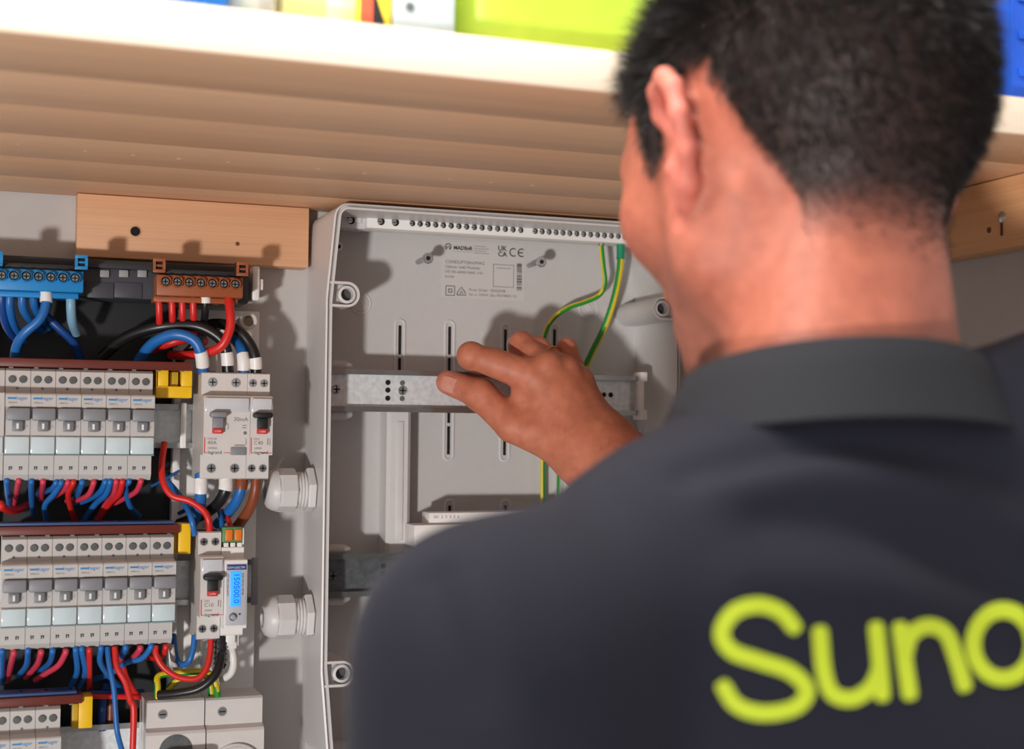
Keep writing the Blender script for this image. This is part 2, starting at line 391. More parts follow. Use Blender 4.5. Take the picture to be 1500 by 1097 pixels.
# slate terminal carrier on top
bbox('terminal_carrier', -.02, .1995, -.052, -.014, 1.5545, 1.5835, M_SLATE, .0015)
bbox('carrier_lip', -.02, .1995, -.056, -.0522, 1.5770, 1.5835, mat('slate_dark', (44, 44, 48), .5), .001)
for px in (153, 181, 208):
    q = P(px, 401, 53); bbox('label_clip', q.x-.0035, q.x+.0035, -.0545, -.0522, q.z-.0028, q.z+.0028, mat('clip_grey', (150, 150, 152), .5), .0005)
for px in (146, 188):
    q = P(px, 425, 53); bbox('carrier_panel', q.x-.0105, q.x+.0105, -.0532, -.0522, q.z-.006, q.z+.006, mat('slate_panel', (66, 68, 76), .5), .0004)
# white end clip and fixing post at the right end
q = P(372, 420, 40)
bbox('end_clip', q.x-.0028, q.x+.0028, -.05, -.02, q.z-.012, q.z+.0155, M_WHITE, .0012)
bbox('end_clip_tab', q.x+.003, q.x+.0065, -.046, -.03, q.z-.003, q.z+.006, M_WHITE, .001)
q = P(362, 471, 45)
MB().lathe([(.0052, -.033), (.0056, -.001), (.0066, 0), (.0070, .002), (.0070, .006), (.0060, .0066), (.0044, .0066), (.0042, .001)], (q.x-OFF.x, -.045, q.z-OFF.z), n=24).build('fixing_post', M_LEG, board, True)
MB().lathe([(.0041, .0012), (.0041, .0018)], (q.x-OFF.x, -.045, q.z-OFF.z), n=16).build('post_screw', mat('old_screw', (150, 132, 110), .5, metal=.4), board)

# ------------------------------------------------------------------ breaker with grey toggle
def screw(mb, x, y, z, r, n=14, mi=0):
    mb.lathe([(r, 0), (r, .0012), (r*.86, .0017)], (x, y, z), n=n, mi=mi); return mb
def make_breaker():
    t = empty('circuit_breaker'); w = .0087
    prof = [(0, .0415), (-.040, .0415), (-.044, .0395), (-.044, .0235), (-.0595, .0225), (-.0605, .0215), (-.0605, .0125), (-.0585, .0120), (-.0585, -.0082), (-.0605, -.0090), (-.0605, -.0215), (-.0595, -.0225), (-.044, -.0232), (-.044, -.0372), (-.0395, -.0415), (0, -.0415), (0, -.018), (.004, -.018), (.004, .018), (0, .018)]
    MB().prism(prof, 'x', -w, w).build('body', M_BRK, t)
    b = MB(); b.box(-.0078, .0086, -.0655, -.0586, .0026, .0118, .0014); b.build('toggle', M_GREY, t, True)
    o = MB().box(-.0037, .0037, -.0625, -.0586, -.0052, .0024, .0006).build('toggle_stem', mat('toggle_stem_grey', (122, 122, 126), .45), t, True)
    MB().box(-.0008, .0008, -.0630, -.0626, -.0035, .0006).build('on_mark', M_WHITE, o)
    b = MB(); b.box(-.0083, .0083, -.0625, -.0606, -.0217, -.0092, .0006); b.build('label_window', M_WIN, t, True)
    MB().box(-.0086, .0086, -.0628, -.0606, -.0228, -.0219).build('window_edge', mat('window_edge_grey', (128, 150, 152), .3), t)
    for x in (-.0040, .0035):
        s = screw(MB(), x, -.0436, .0332, .0028).build('terminal_screw', M_DGREY, t, True)
    b = MB(); b.lathe([(.0010, 0), (.0010, .0002)], (-.0004, -.0440, .0266), n=10); b.box(-.0007, .0007, -.04415, -.04405, .0262, .0264); b.build('rating_print', M_INKG, t)
    b = MB(); b.box(-.0072, -.0015, -.0608, -.06055, .0182, .0194); add_text(b, 'hager', -.0018, -.0607, .0178, .0038); b.build('brand_print', M_INKB, t)
    b = MB(); add_text(b, 'MFN716', -.0066, -.0607, .0150, .0017); b.build('type_print', M_INKG, t)
    b = MB()
    for x in (-.0040, .0032):
        b.box(x-.0012, x+.0013, -.0443, -.0441, -.0318, -.0312); b.box(x-.0010, x-.0003, -.0443, -.0441, -.0338, -.0318); b.box(x+.0004, x+.0011, -.0443, -.0441, -.0335, -.0318)
    b.build('terminal_print', M_INK, t)
    b = MB(); b.lathe([(.0010, 0), (.0010, .0002)], (.0062, -.0586, -.0015), n=10).build('state_dot', mat('dot_grey', (180, 176, 172), .5), t)
    for x in (-.0040, .0032): MB().box(x-.0022, x+.0022, -.0412, -.0380, -.0419, -.0412).build('wire_entry', M_HOLE, t)
    return t
brk = make_breaker(); first = [True]
def place_breaker(x, row, label, group):
    o = brk if first[0] else copy_tree(brk); first[0] = False
    o.location = (x, RY, ROW[row]); tag(o, label, 'circuit breaker', group); return o
ords = ['first', 'second', 'third', 'fourth', 'fifth', 'sixth', 'seventh']
for k in range(6):
    x = XB[0]-BP*(5-k)-.0088
    place_breaker(x, 0, 'white breaker with grey toggle in the top row, %s' % ('next to the yellow busbar cap' if k == 5 else ords[5-k]+' from the yellow busbar cap'), 'top row grey-toggle breakers')
for k in range(7):
    x = XB[1]-BP*(6-k)-.0088
    place_breaker(x, 1, 'white breaker with grey toggle in the middle row, %s' % ('next to the yellow cap' if k == 6 else ords[6-k]+' from the yellow cap'), 'middle row grey-toggle breakers')
for k in range(3):
    x = XB[2]-BP*(2-k)-.0088
    place_breaker(x, 2, 'white breaker at the bottom edge, lowest row, %s' % ('next to the yellow cap' if k == 2 else ords[2-k]+' from the yellow cap'), 'bottom row grey-toggle breakers')
# residual current device cut by the left edge of the frame (top row)
x = XB[0]-BP*6-.0177; t = empty('residual_current_device', (x, RY, ROW[0])); tag(t, 'white device with blue test button cut off at the far left of the top row', 'breaker')
prof = [(0, .0415), (-.040, .0415), (-.044, .0395), (-.044, .0235), (-.0605, .0225), (-.0605, -.0225), (-.044, -.0232), (-.044, -.0372), (-.0395, -.0415), (0, -.0415), (0, -.018), (.004, -.018), (.004, .018), (0, .018)]
MB().prism(prof, 'x', -.0175, .0174).build('body', M_BRK, t)
MB().box(.006, .0135, -.0625, -.0606, .0085, .0135, .0008).build('test_button', mat('button_blue', (48, 92, 190), .4), t, True)
b = MB(); add_text(b, 'hager', .003, -.0608, .0175, .0040); b.build('brand_print', M_INKB, t)
MB().box(-.016, .0168, -.0622, -.0606, -.0215, -.0092, .0006).build('label_window', M_WIN, t, True)
MB().box(-.012, .002, -.0655, -.0606, .0026, .0118, .0014).build('toggle', M_GREY, t, True)
b = MB(); b.box(.004, .012, -.0608, -.0606, -.003, -.002); b.box(.008, .014, -.0608, -.0606, -.007, -.005); b.build('rating_print', M_INKG, t)
# comb busbars and yellow end caps
def comb(row, xr, xl, label, blue=True):
    z = ROW[row]; t = empty('comb_busbar', (xr-.05, RY-.03, z+.0425)); tag(t, label, 'busbar', 'comb busbars along the breaker rows')
    L = xl-(xr-.05)
    MB().box(L, .05, -.0135, .010, 0, .0065, .0008).build('brown_cover', M_COMB, t, True)
    if blue: MB().box(L, .046, -.0105, .010, .0067, .0090, .0006).build('blue_cover', M_COMBB, t, True)
    for k in range(int((.05-L)/BP)):
        MB().box(.05-BP*k-.0095, .05-BP*k-.0065, -.012, -.0136+.0155, -.0009, -.0001).build('tooth', M_STEELD, t)
        if blue: MB().lathe([(.0012, 0), (.0012, .001)], (.05-BP*k-.008, -.002, .0089), (0, 0, 1), 8).build('rivet', M_BLACK, t)
comb(0, P(280, 535, 70).x, -.01, 'brown comb busbar above the top breaker row', False)
comb(1, P(262, 775, 70).x, -.01, 'brown and blue comb busbar above the middle breaker row')
comb(2, P(120, 1025, 70).x, -.01, 'brown and blue comb busbar above the bottom breaker row')
M_YELD = mat('yellow_plastic_old', (196, 158, 26), .45)
a, c = P(229, 542, 72), P(281, 583, 72)
t = empty('busbar_cap', (a.x, -.05, c.z)); w, h = c.x-a.x, a.z-c.z; tag(t, 'wide yellow slotted busbar cap right of the top breaker row', 'busbar cap', 'yellow busbar caps')
MB().box(0, w, -.022, -.002, 0, h*.42, .0006).build('cap_body', M_YEL, t, True)
for f0, f1 in ((.0, .02), (.05, .34), (.70, 1.0)):
    MB().box(w*f0+(.0001), w*f1, -.022, -.002, h*.425, h, .0004).build('cap_wall', M_YEL, t, True)
MB().box(w*.40, w*.64, -.016, -.002, h*.425, h*.96, .0004).build('cap_tongue', M_YELD, t, True)
MB().box(0, w, -.0018, -.0008, h*.0, h, 0).build('cap_back', M_BLACK, t)
for (p0, p1, row, lab) in (((262, 767), (279, 811), 1, 'narrow yellow busbar cap at the right end of the middle row'), ((116, 1021), (135, 1066), 2, 'yellow busbar cap at the right end of the bottom row')):
    a, c = P(*p0, 74), P(*p1, 74)
    t = empty('busbar_cap', (a.x, -.05, c.z)); tag(t, lab, 'busbar cap', 'yellow busbar caps')
    MB().box(0, c.x-a.x, -.024, -.004, 0, a.z-c.z, .0005).build('cap_body', M_YEL, t, True)
    MB().box(-.0045, -.0002, -.018, -.004, -.001, a.z-c.z-.006, .0004).build('cap_side', M_YELD, t, True)

# ------------------------------------------------------------------ warm white devices with the red frame print
def make_red_device(name, n, loc, label, rating, dark, cat='circuit breaker', left=True):
    t = empty(name, loc); tag(t, label, cat); w = .0177*n/2-.00012
    prof = [(0, .0415), (-.0415, .0415), (-.044, .0405), (-.044, .0250), (-.0435, .0235), (-.0560, .0230), (-.0575, .0215), (-.0590, .0120), (-.0590, -.0215), (-.0585, -.0225), (-.044, -.0226), (-.044, -.0405), (-.0415, -.0415), (0, -.0415), (0, -.018), (.004, -.018), (.004, .018), (0, .018)]
    MB().prism(prof, 'x', -w, w).build('body', M_LEG, t)
    MB().box(-w+.0010, w-.0010, -.0603, -.0570, .0105, .0212, .0008).build('label_window', mat('clear_cover', (206, 208, 212), .15, coat=.5), t, True)
    tw = .0062 if n == 2 else .0072; cx = -.0075 if n == 2 else 0
    tm = M_GREY if not dark else M_BLACK
    tg = MB().box(cx-tw, cx+tw, -.0685, -.0591, .0060, .0105, .0016).build('toggle', tm, t, True)
    st = MB().box(cx-.0038, cx+.0038, -.0655, -.0591, -.0020, .0059, .0006).build('toggle_stem', tm, t, True)
    MB().box(cx-.0038, cx+.0038, -.0640, -.0591, -.0062, -.0021, .0005).build('on_band', M_INKR, t, True)
    b = MB(); add_text(b, 'I-ON', cx, -.0642, -.0050, .0020, 'CENTER'); b.build('on_print', M_WHITE, t)
    b = MB(); y = -.0592
    b.box(-w+.0006, -w+.0013, y, -.0590, -.0205, -.0090); b.box(-w+.0006, -w+.0030, y, -.0590, -.0210, -.0205)
    b.box(w-.009 if n == 1 else -.002, w-.0005 if n == 1 else .006, y, -.0590, -.0210, -.0205); b.build('red_frame_print', M_INKR, t)
    b = MB(); add_text(b, rating, -w+.0030, y, -.0145, .0042); add_text(b, 'DX3' if n == 1 else 'DX3-ID', -w+.0030, y, -.0108, .0022); add_text(b, '10000' if n == 1 else '10000A', -w+.0030, y, -.0180, .0024)
    b.build('rating_print', M_INKG, t)
    b = MB(); add_text(b, 'legrand', -w+.0034, y, -.0216, .0036); b.build('brand_print', M_INK, t)
    xs = (-w*.52, w*.48) if n == 1 else (-w*.52, w*.50)
    rr = .0026 if n == 1 else .0031
    for z in (.0335, -.0330):
        for x in xs:
            s = MB().lathe([(rr+.0006, -.0004), (rr+.0006, .0003), (rr, .0003), (rr, -.001)], (x, -.0440, z), n=16).build('terminal_rim', mat('rim_grey', (150, 144, 140), .5), t, True)
            k = MB().lathe([(rr, 0), (rr, .0006)], (x, -.0440, z), n=16).build('terminal_screw', M_SCREW, t)
            b = MB(); b.box(x-rr*.8, x+rr*.8, -.0450, -.04465, z-.0004, z+.0004); b.box(x-.0004, x+.0004, -.0450, -.04465, z-rr*.8, z+rr*.8); b.build('screw_slot', M_HOLE, k)
            MB().box(x-.0030, x+.0030, -.040, -.030, (.0414 if z > 0 else -.0420), (.0420 if z > 0 else -.0414)).build('wire_entry', M_HOLE, t)
    if n == 2:
        MB().box(.0030, .0150, -.0602, -.0591, -.0225, -.0165, .0006).build('test_button', M_GREY, t, True)
        b = MB(); add_text(b, '30mA', .0050, y, .0035, .0045); b.box(.0118, .0150, y, -.0590, .0000, .0005); b.box(.0118, .0150, y, -.0590, -.0018, -.0013); b.lathe([(.0014, 0), (.0014, .0001)], (.0140, -.0590, -.0055), n=12)
        b.box(.0060, .0140, y, -.0590, -.0150, -.0145); b.box(.0060, .0140, y, -.0590, -.0158, -.0154); b.box(.0146, .0150, y, -.0590, -.0145, -.0095); b.build('current_print', M_INKG, t)
        b = MB(); b.tube([(x_, -.0592, z_) for x_, z_ in ((.0000, .002), (.0010, .0005), (.0012, -.001), (.0006, -.003))], .0002, 6); b.build('symbol_print', M_INKG, t)
    else:
        b = MB(); b.box(w-.0040, w-.0034, y, -.0590, -.0145, -.0095); b.box(w-.0022, w-.0018, y, -.0590, -.0150, -.0095); b.build('symbol_print', M_INKG, t)
    return t
a = P(294, 620, 78).x
make_red_device('residual_current_device', 2, (a+.0177, RY, ROW[0]+.0005), 'wide white residual current switch marked 40A with grey toggle', '40A', False, 'breaker')
make_red_device('circuit_breaker', 1, (a+.0177*2.5, RY, ROW[0]+.0005), 'white breaker with black toggle marked C40 beside the 40A switch', 'C40', True)
a2 = P(289, 860, 78).x
make_red_device('circuit_breaker', 1, (a2+.00885, RY, ROW[1]+.002), 'white breaker with black toggle marked C10 left of the energy meter', 'C10', True)
# energy meter
xm = a2+.0177*1.5; t = empty('energy_meter', (xm, RY, ROW[1])); tag(t, 'slim white energy meter with glowing blue display', 'energy meter'); w = .0086
prof = [(0, .0420), (-.028, .0420), (-.031, .0400), (-.031, .0310), (-.044, .0310), (-.0445, .0300), (-.0445, .0225), (-.0600, .0225), (-.0605, .0215), (-.0605, -.0285), (-.0600, -.0295), (-.0445, -.0300), (-.0445, -.0360), (-.043, -.037), (0, -.037), (0, -.018), (.004, -.018), (.004, .018), (0, .018)]
MB().prism(prof, 'x', -w, w).build('body', M_WHITE, t)
MB().box(-w+.0012, w-.0006, -.0612, -.0606, -.0270, .0195, .0004).build('face_plate', mat('meter_face', (190, 190, 196), .35), t, True)
MB().box(-w+.0018, w-.0010, -.0617, -.0613, .0152, .0190).build('title_bar', mat('meter_navy', (28, 62, 140), .4), t)
b = MB(); add_text(b, 'SDM120CTM', 0, -.0618, .0161, .0024, 'CENTER'); b.build('title_print', M_WHITE, t)
MB().box(-.0042, .0036, -.0618, -.0613, -.0125, .0140, .0002).build('display', mat('lcd_blue', (44, 150, 255), .3, emit=.9), t, True)
b = MB(); add_text(b, '150500.0', -.0016, -.0620, .0128, .0062, rot=-math.pi/2); b.build('display_digits', mat('lcd_digits', (30, 90, 190), .5), t)
b = MB(); add_text(b, 'ELECTRICAL METER', .0046, -.0614, .0125, .0019, rot=-math.pi/2); add_text(b, '230V 50Hz 1000imp/kWh', -.0066, -.0614, .0125, .0016, rot=-math.pi/2); b.build('face_print', M_INK, t)
MB().lathe([(.0031, 0), (.0031, .0012), (.0022, .0018)], (-.0022, -.0612, -.0205), n=18).build('scroll_button', mat('button_grey', (168, 170, 174), .35), t, True)
MB().tube([Vector((-.0022+.0024*math.cos(a_), -.0631, -.0205+.0024*math.sin(a_))) for a_ in [i*.5 for i in range(11)]], .0003, 6).build('button_ring', M_INK, t)
MB().lathe([(.0008, 0), (.0008, .0004)], (.0032, -.0612, -.0185), n=10).build('status_light', mat('status_dark_blue', (40, 60, 150), .4), t)
for k in range(3): MB().box(-.0068+k*.0052, -.0068+k*.0052+.0036, -.044, -.0395, .0312, .0345, .0003).build('terminal_rib', M_WHITE, t, True)
q = MB().box(-.0082, .0074, -.0440, -.0320, .0348, .0465, .0006).build('connector_plug', M_GREEN, t, True)
for x in (-.0060, .0012): MB().box(x, x+.0056, -.0455, -.0441, .0362, .0448, .0005).build('release_lever', M_ORANGE, q, True)
MB().box(.0076, .0086, -.044, -.031, .0330, .0455, .0003).build('plug_side', M_WHITE, q, True)
# network plug below the meter
a = P(337, 935, 72); t = empty('network_plug', (a.x, -.062, a.z-.012)); tag(t, 'white network plug and boot under the energy meter', 'plug')
MB().box(-.0058, .0050, -.012, .002, .004, .0215, .0008).build('plug_body', M_WHITE, t, True)
MB().box(-.0040, .0032, -.0150, -.0122, .0085, .0205, .0005).build('latch', M_WHITE, t, True)
MB().box(.0052, .0068, -.010, .000, .006, .022, .0005).build('side_clip', M_WHITE, t, True)
MB().box(-.0036, .0036, -.0100, .000, -.0065, .0038, .0014).build('boot', M_WHITE, t, True)
a = P(323, 958, 74); t = empty('black_plug', (a.x, -.066, a.z-.014)); tag(t, 'black ribbed plug hanging beside the white network plug', 'plug')
MB().box(-.0036, .0036, -.011, -.001, .003, .028, .0012).build('plug_body', M_BLACK, t, True)
for k in range(5): MB().box(-.0042, .0042, -.0116, -.0004, .0052+k*.0042, .0066+k*.0042, .0004).build('rib', M_BLACK, t, True)

# ------------------------------------------------------------------ din-rail sockets at the bottom
def sock(p0, wpx, label, open_face, zoff):
    a = P(p0[0], p0[1], 72); b_ = P(p0[0]+wpx, p0[1], 72); w = (b_.x-a.x)/2-.0002
    t = empty('rail_socket', (a.x+w, RY, a.z-.045)); tag(t, label, 'socket', 'modular sockets on the bottom rail')
    prof = [(0, .045), (-.037, .045), (-.039, .0435), (-.039, .0245), (-.046, .0225), (-.0475, .0205), (-.0475, -.034), (-.0455, -.036), (0, -.036), (0, -.018), (.004, -.018), (.004, .018), (0, .018)]
    MB().prism(prof, 'x', -w, w).build('body', M_LEG, t)
    s = MB().lathe([(.0036, -.001), (.0036, .0004), (.0030, .0004)], (-w*.42, -.039, .0345), n=18).build('screw_recess', mat('rim_grey', (150, 144, 140), .5), t, True)
    k = MB().lathe([(.0030, 0), (.0028, .0007)], (-w*.42, -.039, .0345), n=16).build('terminal_screw', M_SCREW, t, True)
    bb = MB(); bb.box(-w*.42-.0023, -w*.42+.0023, -.0401, -.0397, .0341, .0349); bb.build('screw_slot', M_HOLE, k)
    if open_face:
        MB().lathe([(.0215, -.0001), (.0215, .0030), (.0205, .0036), (.0196, .0030), (.0190, -.0)], (0, -.0475, -.010), n=40).build('face_ring', M_LEG, t, True)
        MB().lathe([(.0189, 0), (.0189, .0004)], (0, -.0475, -.010), n=40).build('socket_face', mat('socket_face_plastic', (198, 190, 184), .5), t)  # face disc slightly darker than the body plastic
        MB().lathe([(.0026, 0), (.0026, .013), (.0018, .0145)], (0, -.0478, .0005), (-.15, -1, 0), n=16).build('earth_pin', M_SCREW, t, True)
        for x in (-.0095, .0095): MB().lathe([(.003, 0), (.003, .0003)], (x, -.0480, -.013), n=14).build('contact_hole', M_HOLE, t)
        MB().lathe([(.0012, 0), (.0012, .0003)], (.0052, -.0480, -.009), n=10).build('marker_dot', mat('dot_green', (30, 130, 70), .5), t)
    else:
        MB().box(-w+.004, w-.002, -.0715, -.0477, -.034, .0075, .004).build('lid', M_WHITE, t, True)
        MB().lathe([(.0125, 0), (.0125, .0005)], (0, -.0475, .008), n=30).build('socket_recess', M_DGREY, t)
    return t
sock((213, 1027), 87, 'white modular socket with hinged lid at the bottom of the board', False, 0)
sock((301, 1023), 84, 'white modular socket with open round face and earth pin', True, 0)

# ------------------------------------------------------------------ screw terminal blocks
def terminal_block(name, pxs, py0, py1, tabs, mbody, label, slope, rim):
    d = 84
    A = P(pxs[0], py0, d); B = P(pxs[-1], py1, d); cx, cz = (A.x+B.x)/2, (A.z+B.z)/2
    t = empty(name, (cx, -.056, cz)); tag(t, label, 'terminal block', 'screw terminal blocks on top of the board')
    pit = (B.x-A.x)/(len(pxs)-1); n = len(pxs); L = pit*n/2
    tl = math.atan2(B.z-A.z, B.x-A.x); t.rotation_euler = (0, -tl, 0)
    MB().box(-L-.002, L+.002, -.0245, 0, -.0105, .0055, .0008).build('body', mbody, t, True)
    MB().box(-L-.0035, L-.001, -.019, 0, -.0150, -.0107, .0008).build('foot', mbody, t, True)
    MB().box(-L+.001, L+.001, -.018, -.001, .0057, .0105, .0008).build('back_rib', mat(name+'_dark', (40, 42, 48), .5), t, True)
    for k in range(n):
        x = -L+pit*(k+.5)
        MB().lathe([(pit*.49, -.006), (pit*.49, .004), (pit*.45, .0045), (.0036, .0045), (.0035, -.0005)], (x, -.0245, 0), n=20).build('collar', mbody, t, True)
        MB().lathe([(.00345, .0004), (.00345, .0008)], (x, -.0245, 0), n=16).build('screw_recess', M_HOLE, t)
        s = MB().lathe([(.0026, .0009), (.0025, .0016)], (x, -.0245, 0), n=16).build('terminal_screw', M_STEELD, t, True)
        b = MB(); b.box(x-.0021, x+.0021, -.0265, -.02615, -.0004, .0004); b.box(x-.0004, x+.0004, -.0265, -.02615, -.0021, .0021); b.build('screw_slot', M_HOLE, s)
        MB().lathe([(.0026, 0), (.0026, .0004)], (x, -.013, -.0151), (0, 0, -1), 12).build('wire_hole', M_HOLE, t)
    for (tx, side) in tabs:
        x = P(tx, py0, d).x-cx; zt = .0120
        f = MB(); f.box(x-.0046, x+.0046, -.0285, -.0262, zt-.0055, zt-.0030, .0003); f.box(x-.0046, x+.0046, -.0285, -.0262, zt+.0030, zt+.0055, .0003); f.box(x-.0046, x-.0026, -.0285, -.0262, zt-.003, zt+.003); f.box(x+.0026, x+.0046, -.0285, -.0262, zt-.003, zt+.003)
        fr = f.build('marker_frame', mbody, t, True)
        MB().box(x-.0046, x+.0046, -.0260, -.0185, zt-.0055, zt+.0055, .0004).build('marker_socket', M_HOLE, fr, True)
        MB().box(x-.0026, x+.0026, -.0268, -.0261, zt-.0007, zt+.0007).build('marker_bar', mbody, fr)
    return t
terminal_block('blue_terminal_block', [-16, 2, 20, 38, 56, 74, 92, 110], 402, 407, [(119, 1), (-6, 0)], M_TBLUE, 'bright blue screw terminal block at the top left of the board', 0, 0)
terminal_block('brown_terminal_block', [243, 260.5, 277, 294, 311, 328, 345], 412, 416, [(233, 0), (355, 1)], M_TBROWN, 'brown screw terminal block above the wide residual current switch', 0, 0)

# ================================================================== wires of the left board
def wire(pts, r, m, label, name='wire', group=None, sleeve=None, n=10, cat='wire', seg=7):
    w = [P(*p) for p in pts]; s = spline(w, seg); base = s[0].copy()
    t = empty(name, base) if sleeve else None
    loc = [p-base for p in s]
    if t is None:
        o = MB().tube(loc, r, n).build(name, m, None, True, 60); o.location = base; tag(o, label, cat, group); return o
    MB().tube(loc, r, n).build('insulation', m, t, True, 60); tag(t, label, cat, group)
    if sleeve:
        ms, rs, a, b = sleeve
        k0, k1 = int(a*(len(loc)-1)), max(int(a*(len(loc)-1))+1, int(b*(len(loc)-1)))
        MB().tube(loc[k0:k1+1], rs, 14).build('sleeve', ms, t, True, 60)
    return t
def earth(pts, r, label, name='earth_wire', group=None, k0=(.8, -.6, 0), tip=None, n=14):
    w = [P(*p) for p in pts]; s = spline(w, 10); base = s[0].copy(); loc = [p-base for p in s]
    t = empty(name, base); tag(t, label, 'wire', group)
    b = MB().tube(loc, r, n); kd = Vector(k0).normalized()
    for i in range(len(loc)-1):
        for k in range(n):
            q = b.f[i*n+k]; c = sum((Vector(b.v[j]) for j in q), Vector())/4-(loc[i]+loc[i+1])/2
            b.m[i*n+k] = 1 if c.normalized().dot(kd) > .45 else 0
    b.build('insulation', [M_GRN, M_GYEL], t, True, 60)
    if tip: MB().tube(loc[:tip[2]], tip[1], 14).build('ferrule', tip[0], t, True, 60)
    return t
NTH = ['first', 'second', 'third', 'fourth', 'fifth', 'sixth', 'seventh', 'eighth', 'ninth', 'tenth']
G1 = 'blue wires under the blue terminal block'
wire([(3, 418, 70), (3, 445, 68), (10, 478, 55), (30, 505, 30)], .0031, M_DBLUE, 'blue wire under the blue terminal block, nearest the left frame edge', group=G1)
wire([(16, 419, 70), (14, 448, 68), (20, 475, 55), (34, 500, 30)], .0031, M_BLUE, 'blue wire under the blue terminal block, second from the left frame edge', group=G1)
wire([(34, 420, 70), (33, 448, 66), (42, 466, 55), (60, 485, 30)], .0031, M_BLUE, 'blue wire under the blue terminal block, third from the left frame edge', group=G1)
wire([(50, 421, 70), (50, 445, 64), (57, 462, 50), (70, 480, 28)], .0031, M_BLUE, 'blue wire just left of the white-sleeved one under the blue block', group=G1)
wire([(67, 422, 72), (67, 446, 74), (58, 468, 74), (36, 488, 70), (24, 508, 62), (20, 535, 50)], .0036, M_BLUE, 'thick blue wire with a white sleeve under the blue terminal block', sleeve=(M_WHITE, .0046, .02, .18), group=G1)
wire([(66, 462, 40), (88, 482, 40), (108, 502, 36), (118, 528, 26)], .0034, M_DBLUE, 'dark blue cable slanting into the black back panel', group=G1)
wire([(104, 424, 70), (104, 450, 70), (106, 472, 62), (112, 488, 45)], .0036, M_PBLUE, 'pale blue wire hanging from the right end of the blue block')
for k, x in enumerate((233, 252, 267, 283)):
    wire([(x-1, 424, 70), (x, 448, 72), (x+1, 474, 64), (x+4, 500, 30)], .0027, M_RED, 'short red wire under the brown terminal block, %s from the left' % NTH[k], group='red wires under the brown block')
wire([(301, 426, 72), (301, 447, 72), (299, 470, 62), (292, 500, 34)], .0030, M_BWIRE, 'black wire with white sleeve under the brown terminal block', sleeve=(M_WHITE, .0042, .0, .3))
wire([(334, 427, 72), (337, 455, 80), (337, 480, 82), (326, 505, 80), (305, 516, 72), (280, 520, 58), (250, 520, 35)], .0036, M_RED, 'red wire curving from the right end of the brown block')
wire([(150, 522, 30), (185, 494, 48), (232, 479, 62), (285, 477, 68), (318, 492, 72), (331, 512, 72), (334, 545, 70)], .0045, M_BWIRE, 'thick black cable arching over to the second sleeved terminal', sleeve=(M_WHITE, .0050, .86, .97))
wire([(280, 482, 40), (318, 474, 52), (348, 484, 66), (366, 504, 70), (374, 524, 72), (375, 546, 70)], .0043, M_BWIRE, 'thick black cable bending down to the rightmost sleeved terminal', sleeve=(M_WHITE, .0050, .80, .97))
wire([(203, 528, 40), (224, 503, 60), (254, 490, 72), (281, 496, 76), (294, 515, 76), (298, 546, 70)], .0044, M_BLUE, 'blue cable arching into the leftmost sleeved terminal of the 40A switch', sleeve=(M_WHITE, .0052, .80, .97))
wire([(338, 492, 45), (350, 504, 62), (356, 522, 70), (357, 546, 70)], .0044, M_BLUE, 'short blue cable with white sleeve between two black cables', sleeve=(M_WHITE, .0050, .66, .96))
wire([(222, 512, 30), (250, 502, 45), (276, 496, 45), (300, 500, 28)], .0036, M_RED, 'red wire lying behind the blue arch')
wire([(262, 528, 30), (280, 510, 45), (296, 490, 45), (318, 480, 30)], .0036, M_BWIRE, 'black wire crossing behind the blue arch')

def rowwires(lst, where, zrow, grp):
    cnt = {}
    tot = {}
    for c, *_ in lst: tot[c] = tot.get(c, 0)+1
    mm = dict(blue=M_BLUE, pink=M_PINK, red=M_RED)
    for c, pts, r in lst:
        k = cnt.get(c, 0); cnt[c] = k+1
        p0 = pts[0]; q = [(p0[0], p0[1]-4, 72)]
        n = len(pts)
        for i, (x, y) in enumerate(pts): q.append((x, y, 74-(46*(i/(n-1))**1.4 if n > 1 else 0)))
        lab = '%s wire under the %s, %s' % (c, where, ('%s %s one from the left' % (NTH[k] if k < 10 else str(k+1), c)))
        wire(q, r, mm[c], lab, group=grp)
rowwires([
 ('blue', [(10, 706), (12, 725), (14, 744)], .0022), ('pink', [(27, 706), (24, 722), (19, 742)], .0022), ('blue', [(46, 707), (46, 725), (48, 752)], .0022),
 ('pink', [(63, 707), (62, 718), (60, 731)], .0022), ('blue', [(82, 708), (76, 716), (66, 720), (56, 724)], .0022), ('blue', [(89, 708), (79, 724), (66, 740), (68, 762)], .0023),
 ('pink', [(99, 708), (93, 718), (78, 728), (68, 736)], .0022), ('red', [(107, 708), (100, 722), (103, 742), (110, 762)], .0023), ('blue', [(120, 708), (115, 722), (107, 734)], .0023),
 ('pink', [(137, 708), (130, 724), (115, 732), (98, 734)], .0022), ('blue', [(154, 707), (147, 720), (132, 730), (112, 738)], .0024), ('blue', [(161, 707), (155, 724), (140, 738), (122, 762)], .0024),
 ('pink', [(170, 707), (167, 722), (158, 734), (141, 760)], .0022), ('red', [(179, 707), (174, 724), (160, 738), (143, 762)], .0024), ('blue', [(189, 706), (184, 714), (190, 740), (204, 756)], .0022),
 ('pink', [(206, 706), (199, 720), (180, 731), (158, 742)], .0022), ('red', [(2, 742), (20, 748), (45, 738)], .0030)], 'top breaker row', ROW[0], 'wires under the top breaker row')
